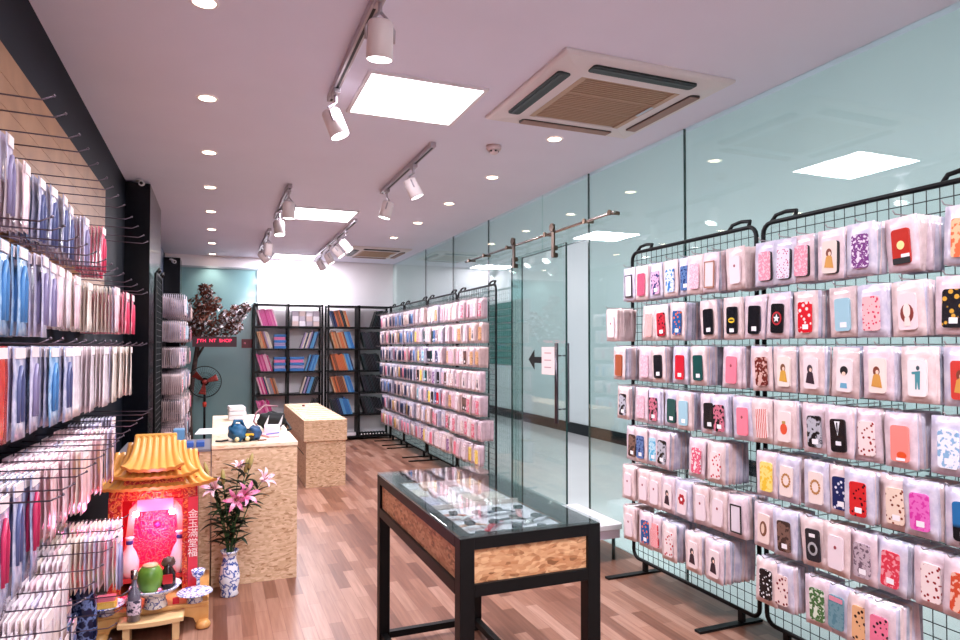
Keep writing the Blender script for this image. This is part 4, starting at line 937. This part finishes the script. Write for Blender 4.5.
def blue_white(name, scale=40):
    return patt(name, (236, 238, 246), 'floral', (50, 84, 170), scale, .15, .475)
M_bw = blue_white('blue_white_china', 45); M_bw2 = blue_white('blue_white_vase', 26)
def plate(x, y, z, r, label, nm='plate'):
    o = MB().lathe([(r*.4, .0), (r*.45, .0), (r*.40, .028), (r*.6, .03), (r*.97, .044), (r, .046), (r*.97, .049), (r*.6, .036), (0, .034)], (0, 0, 0), 32).build(nm, M_bw); o.location = (x, y, z); mark(o, label, 'plate'); return o
plate(-.085, 3.60, ZP+.0, .085, 'blue and white china plate at the right of the altar plinth')
plate(-.47, 3.58, ZP+.0, .08, 'china plate holding yellow cakes at the left of the plinth')
t = thing('cake_pack', 'packed yellow cakes with pink top on the left china plate', 'cake', (-.47, 3.58, ZP+.0365))
MB().rbox(-.045, .045, -.03, .03, .0, .03, .012).build('cake', mat('cake_yellow', (236, 180, 60), .4), t); MB().rbox(-.04, .04, -.025, .025, .0305, .05, .012).build('topping', mat('cake_pink', (230, 120, 140), .4), t)
q = MB(); q.rbox(-.05, .05, -.034, .034, -.001, .053, .014); q.build('wrapper', M_clear, t)
t = thing('offering_bowl', 'wide footed blue and white bowl holding the green coconut', 'bowl', (-.262, 3.60, ZP))
MB().lathe([(.05, 0), (.055, .004), (.045, .05), (.065, .061), (.10, .085), (.118, .103), (.112, .105), (.06, .075), (0, .071)], n=32).build('bowl', M_bw, t)
t = thing('green_coconut', 'large green coconut with cut tan top in the offering bowl', 'coconut', (-.285, 3.585, ZP+.0735))
MB().lathe([(0, 0), (.03, .004), (.05, .03), (.058, .07), (.054, .105), (.04, .128), (.036, .13)], n=28).build('husk', noisy('coconut_green', (84, 128, 40), (124, 162, 62), 9, .35), t)
MB().lathe([(.036, .13), (.034, .138), (.0, .142)], n=24).build('cut_top', mat('coconut_cut', (206, 176, 132), .6), t)
t = thing('dark_bottle', 'round dark jar with red label in the offering bowl', 'jar', (-.207, 3.61, ZP+.080))
MB().lathe([(0, 0), (.03, .0), (.036, .02), (.034, .07), (.02, .10), (.016, .125), (0, .127)], n=20).build('jar', mat('jar_dark', (40, 22, 24), .15), t); blob(.0, .0, .125, .03, .02, .03, 8, 1.0).build('twist', mat('foil_brown', (90, 62, 56), .3), t)
MB().rbox(-.022, .022, -.038, -.033, .03, .075, .004, 'y').build('label', mat('jar_red', (200, 30, 36), .4), t)
t = thing('wrapped_sweet', 'dark wrapped sweet parcel leaning behind the coconut', 'sweet', (-.31, 3.665, ZP+.10)); blob(0, 0, .03, .035, .025, .032).build('parcel', mat('foil_brown', (90, 62, 56), .3), t); MB().rbox(-.03, .03, -.02, .02, .0625, .07, .004).build('top_fold', mat('foil_tan', (200, 176, 140), .3), t)
t = thing('glass_bottle', 'small clear glass liquor bottle standing on the front step', 'bottle', (-.345, 3.50, .1105)); t.scale = (1.1, 1.1, 1.15)
MB().lathe([(0, 0), (.026, 0), (.028, .006), (.028, .10), (.024, .118), (.012, .14), (.011, .175), (0, .176)], n=24).build('glass', M_clear, t)
MB().lathe([(.0285, .03), (.0287, .031), (.0287, .085), (.0285, .086)], n=24).build('label', patt('bottle_label', (70, 66, 84), 'floral', (220, 200, 214), 50), t)
MB().lathe([(.013, .170), (.014, .172), (.014, .205), (0, .206)], n=18).build('cap', M_chrome, t)
MB().lathe([(0, .003), (.0245, .003), (.0245, .11), (.021, .118), (.010, .137), (.009, .168), (0, .168)], n=20).build('liquor', mat('liquor_grey', (120, 112, 128), .08), t)
t = thing('incense_urn', 'dark blue china urn full of red incense sticks left of plinth', 'urn', (-.555, 3.50, 0))
MB().lathe([(.035, 0), (.05, .01), (.062, .08), (.058, .2), (.05, .26), (.055, .315), (.06, .33), (.052, .33), (.046, .26), (0, .255)], n=28).build('urn', patt('urn_blue', (16, 26, 58), 'floral', (110, 130, 180), 22, .15, .48), t)
q = MB(); rr_ = random.Random(3)
for k in range(46):
    a = rr_.uniform(0, 6.28); rad = rr_.uniform(0, .038); tl = rr_.uniform(.0, .22); x, y = rad*math.cos(a), rad*math.sin(a)
    q.tube([(x, y, .25), (x+tl*.22*math.cos(a)+.03, y+tl*.2*math.sin(a), .25+rr_.uniform(.13, .19))], .0022, 4)
q.build('incense_sticks', mat('incense_red', (170, 50, 36), .6), t)
for x, y, h, lb in ((-.40, 3.82, 1.0, 'white porcelain bottle with blue neck at left of the altar'), (-.165, 3.82, 1.05, 'white porcelain bottle with blue neck at right of the altar')):
    t = thing('porcelain_bottle', lb, 'porcelain bottle', (x, y, .2205))
    pf = [(0, 0), (.03, 0), (.045, .04), (.046, .08), (.03, .125), (.016, .15), (.015, .19), (.022, .20), (0, .2)]
    MB().lathe([(a, b*h) for a, b in pf], n=24).build('body', mat('porcelain', (246, 238, 246), .15), t)
    MB().lathe([(.0165, .165*h), (.018, .17*h), (.018, .18*h), (.0165, .185*h)], n=24).build('neck_band', mat('band_blue', (60, 70, 150), .3), t)
t = thing('stem_cup', 'small blue and white stem cup beside the right plate', 'cup', (-.072, 3.695, ZP)); MB().lathe([(.028, 0), (.028, .006), (.010, .02), (.009, .08), (.028, .10), (.034, .125), (.030, .125), (0, .10)], n=22).build('cup', M_bw, t)
for k, (x, y) in enumerate(((-.46, 3.665), (-.395, 3.665))):
    t = thing('flower_cup', 'small pink patterned cup, %s from left wall, beside the altar' % ORD[k], 'cup', (x, y, ZP)); MB().lathe([(.02, 0), (.026, .01), (.028, .04), (.024, .04), (0, .02)], n=18).build('cup', patt('pink_cup', (240, 180, 200), 'floral', (200, 40, 90), 60), t)
boxthing('red_packet', 'small bright red packet between bowl and right plate', 'packet', -.185, -.155, 3.592, 3.605, ZP, ZP+.03, mat('bright_red', (226, 30, 60), .4))

# ------------------------------------------------------------------ lily vase
vs = thing('flower_vase', 'blue and white china vase standing on the floor by the counter', 'vase', (.085, 3.99, 0))
MB().lathe([(.045, 0), (.05, .006), (.044, .03), (.054, .07), (.057, .11), (.046, .17), (.036, .205), (.04, .235), (.05, .252), (.044, .252), (.034, .205), (0, .19)], n=32).build('body', M_bw2, vs)
ly = thing('lily_bouquet', 'tall bouquet of pink lilies with dark green leaves in the vase', 'flowers', (.085, 3.99, .20))
rr_ = random.Random(5); M_leaf = noisy('lily_leaf', (14, 32, 20), (34, 60, 32), 20, .4); M_stem = mat('stem_green', (60, 96, 50), .5)
def leafblade(q, p, d, L, w, droop):
    p = Vector(p); d = Vector(d).normalized(); side = d.cross(Vector((0, 0, 1)));
    side = side.normalized() if side.length > .01 else Vector((1, 0, 0))
    def f(u, v):
        ww = w*math.sin(PI*min(1, .08+.92*u))**.8*(1-u*.3); c = p+d*L*u+Vector((0, 0, -droop*L*u*u))
        return c+side*(v-.5)*ww+Vector((0, 0, .25*ww*abs(v-.5)*2))
    q.surf(f, 7, 2, (0, 0, -.0006))
stems = []
heads = [(-.075, .01, .40, 'open'), (.075, -.02, .44, 'open'), (.17, .03, .42, 'open'), (.03, .02, .33, 'open'), (.08, .02, .47, 'bud'), (-.035, .0, .42, 'bud'), (-.115, -.02, .47, 'bud'), (.05, .04, .50, 'open'), (.10, 0, .50, 'bud')]
for i, (x, y, z, kd) in enumerate(heads):
    pts = [(x*.05, y*.05, .0), (x*.25, y*.3, z*.35), (x*.6, y*.7, z*.7), (x, y, z)]
    MB().tube(pts, [.004, .004, .003, .0025], 6).build('stem', M_stem, ly); stems.append([Vector(p) for p in pts])
    if kd == 'bud':
        T = Matrix.Translation((x, y, z)) @ Matrix.Rotation(x*2, 4, 'Y')
        MB().lathe([(0, 0), (.008, .01), (.013, .04), (.010, .075), (0, .095)], M=T, n=10).build('bud', noisy('bud_green', (170, 160, 90), (196, 170, 110), 30, .4), ly)
for k in range(5):
    q = MB()
    for j in range(24):
        s = stems[rr_.randrange(len(stems))]; u = rr_.uniform(.15, 1.0)*2.999; i = int(u); p = s[i].lerp(s[i+1], u-i); a = rr_.uniform(0, 6.28)
        if p.z < .06: p = Vector((p.x, p.y, .07))
        L_ = rr_.uniform(.08, .15)
        leafblade(q, p, (math.cos(a), math.sin(a)*.7, rr_.uniform(.2, 1.1)), L_, .03, rr_.uniform(.1, .6))
    q.build('leaves', M_leaf, ly)
def lily(x, y, z, dirv, s, col):
    q = MB(); d = Vector(dirv).normalized(); R_ = d.to_track_quat('Z', 'Y').to_matrix().to_4x4(); T = Matrix.Translation((x, y, z)) @ R_
    for k in range(6):
        a = k*PI/3
        def f(u, v, a=a):
            rad = s*(.08+.95*u**1.3); h = s*(.75*math.sin(min(1, u*1.05)*PI*.62)); w = s*.34*math.sin(PI*(.06+.9*u))
            b = (v-.5)*w; return T @ Vector((rad*math.cos(a)-b*math.sin(a), rad*math.sin(a)+b*math.cos(a), h))
        q.surf(f, 7, 3)
    o = q.build('lily_flower', col, ly); 
    st = MB()
    for k in range(5): a = k*1.256; st.tube([T @ Vector((0, 0, s*.2)), T @ Vector((.22*s*math.cos(a), .22*s*math.sin(a), s*.9))], .0012, 4)
    st.build('stamens', mat('stamen', (150, 80, 40)), o)
M_lp = noisy('lily_pink', (220, 70, 140), (250, 180, 210), 22, .4); M_lp2 = noisy('lily_pale', (244, 170, 200), (250, 224, 232), 22, .4)
lily(-.08, -.01, .40, (-.4, -.7, .5), .065, M_lp2); lily(.03, -.04, .34, (0, -1, .2), .07, M_lp); lily(.07, -.04, .36, (.5, -.8, .4), .075, M_lp); lily(.17, .02, .42, (.6, -.5, .6), .07, M_lp2); lily(.05, .03, .50, (0, -.3, 1), .05, M_lp2)

# ------------------------------------------------------------------ fan
fn = thing('standing_fan', 'black standing fan with orange red blades before teal glass wall', 'fan', (-.13, 9.75, 0))
MB().lathe([(.17, 0), (.18, .01), (.17, .03), (.06, .045), (.03, .06), (0, .06)], n=32).build('base', M_black, fn)
MB().tube([(0, 0, .05), (0, 0, .82)], .016, 10).build('pole', M_black, fn)
MB().lathe([(.025, .0), (.028, .05), (.018, .07)], (0, 0, .58), 16).build('collar', mat('fan_orange', (206, 60, 40), .4), fn)
MB().lathe([(.05, 0), (.04, .03), (0, .03)], (0, 0, .06), 16).build('switch_knob', mat('fan_orange', (206, 60, 40)), fn)
Tf = Matrix.Translation((0, -.05, .925)) @ Matrix.Rotation(PI/2, 4, 'X')
MB().lathe([(0, -.14), (.045, -.13), (.055, -.06), (.05, -.02), (0, -.02)], M=Tf, n=20).build('motor', M_black, fn)
q = MB(); Rg = .21
for zz, rad in ((.04, Rg), (-.04, Rg), (.0, Rg+.004), (.07, .08), (-.04, .11), (.062, .13)): q.tube([Tf @ Vector((rad*math.cos(a*PI/16), rad*math.sin(a*PI/16), zz)) for a in range(33)], .0035 if rad > .2 else .0016, 5, False)
for k in range(40):
    a = k*PI/20
    q.tube([Tf @ Vector((r_*math.cos(a), r_*math.sin(a), z_)) for r_, z_ in ((.03, .075), (.12, .066), (.19, .05), (Rg, .0), (.19, -.045), (.05, -.05))], .0011, 3, False)
q.build('guard', M_black, fn)
for k in range(3):
    a = k*2*PI/3+.35
    q = MB(); q.surf(lambda u, v: Tf @ (Matrix.Rotation(a, 4, 'Z') @ Vector((.03+.14*u, (v-.5)*(.035+.06*u), .03-.035*(v-.5)*2*.6))), 8, 5, (0, .002, 0)); q.build('blade', mat('fan_blade', (150, 52, 44), .35), fn)
MB().lathe([(0, .045), (.03, .04), (.032, .0), (0, 0)], M=Tf, n=18).build('hub', mat('fan_blade', (214, 70, 50)), fn)

# ------------------------------------------------------------------ blossom tree
tr = thing('blossom_tree', 'artificial tree with rust brown leaves and white blossoms by teal wall', 'tree', (-.05, 9.78, 0))
MB().tube([(-.26, .2, 0), (-.28, .2, .5), (-.24, .15, .95), (-.18, .1, 1.4), (-.1, .08, 1.8)], [.045, .038, .035, .03, .02], 10).build('trunk', noisy('bark', (74, 58, 56), (104, 86, 80), 20, .8), tr)
br = MB(); rr_ = random.Random(9); tips = []
for k in range(16):
    a = rr_.uniform(0, 6.28); e = Vector((-.05+rr_.uniform(-.36, .5), rr_.uniform(-.15, .25), 0)); e.z = 1.5+rr_.uniform(0, .72)*(1-abs(e.x+.02)*1.1)
    s = Vector((-.18, .1, rr_.uniform(1.25, 1.6))); mid = (s+e)/2+Vector((0, 0, .06)); br.tube([s, mid, e], [.012, .008, .003], 5); tips += [mid, e, (mid+e)/2]
br.build('branch', noisy('bark', (74, 58, 56), (104, 86, 80)), tr)
def cloud(n, cfun, size, m, name):
    q = MB()
    for k in range(n):
        p = cfun(); nrm = Vector((rr_.uniform(-1, 1), rr_.uniform(-1, 1), rr_.uniform(-1, 1))).normalized(); a = nrm.orthogonal().normalized(); b = nrm.cross(a); s = size*rr_.uniform(.6, 1.3)
        q.add([p-a*s, p-b*s*.5+nrm*s*.15, p+a*s, p+b*s*.5+nrm*s*.15], [(0, 1, 2, 3)])
    q.build(name, m, tr)
CL = [(-.08, 2.17, .11), (-.17, 1.98, .15), (-.02, 1.98, .15), (-.26, 1.78, .15), (-.08, 1.8, .19), (-.33, 1.60, .13), (-.12, 1.58, .16), (.10, 1.62, .17), (.20, 1.80, .12), (.30, 1.68, .11), (.36, 1.86, .10), (.44, 1.95, .07), (.30, 1.93, .06), (-.38, 1.48, .07)]
def crown():
    while True:
        c = rr_.choice(CL); d = Vector((rr_.gauss(0, 1), rr_.gauss(0, 1), rr_.gauss(0, 1))).normalized()*c[2]*rr_.random()**.4
        p = Vector((c[0]+d.x*1.05, d.y, c[1]+d.z))
        if p.z > 1.43: return p
M_tl = noisy('rust_leaf', (66, 32, 24), (120, 58, 36), 12, .6)
cloud(1500, crown, .036, M_tl, 'foliage')
cloud(330, crown, .028, noisy('dark_leaf', (44, 40, 36), (66, 62, 50), 10, .5), 'foliage')
def wht():
    while True:
        p = crown()
        if rr_.random() < (.95 if p.x > .08 else .30 if p.z < 1.8 else .08): return p
cloud(620, wht, .030, mat('white_blossom', (244, 236, 244), .5), 'blossoms')
# LED sign hung on the tree
sg = thing('led_sign', 'dark red illuminated lettering sign below the blossom tree crown', 'sign', (-.0, 9.5, 1.475))
MB().box(-.285, .27, 0, .03, -.075, .065).build('board', mat('sign_board', (56, 10, 22), .4), sg)
tm_ = text_mesh("J'YH  NT  SHOP", .064, mat('sign_red_led', (255, 40, 80), emit=(255, 40, 90), es=1.6), .002); link('lettering', tm_, sg, (-.01, -.003, .008), (PI/2, 0, 0))
sg2 = thing('small_red_sign', 'small dark red plaque on the teal wall beside the bookshelf', 'sign', (.43, YB-.03, 1.455))
MB().box(-.075, .075, 0, .009, -.07, .06).build('board', mat('plaque_red', (110, 16, 34), .4), sg2)
MB().lathe([(0, 0), (.014, 0), (.014, .003), (0, .003)], M=Matrix.Translation((-.03, -.0005, 0)) @ Matrix.Rotation(PI/2, 4, 'X'), n=16).build('emblem', mat('plaque_pink', (250, 150, 170), .4), sg2)

# ------------------------------------------------------------------ world + camera
w = bpy.data.worlds.new('world'); S.world = w; w.use_nodes = True
w.node_tree.nodes['Background'].inputs[0].default_value = (.8, .78, .85, 1); w.node_tree.nodes['Background'].inputs[1].default_value = .3
cam = bpy.data.cameras.new('camera'); co = bpy.data.objects.new('camera', cam); COL.objects.link(co); S.camera = co
cam.sensor_width = 36; cam.lens = 655/960*36; cam.shift_y = 12.1/960; cam.clip_start = .02
co.location = (0, 0, 1.4); co.rotation_euler = (R(91.3), 0, R(-22))
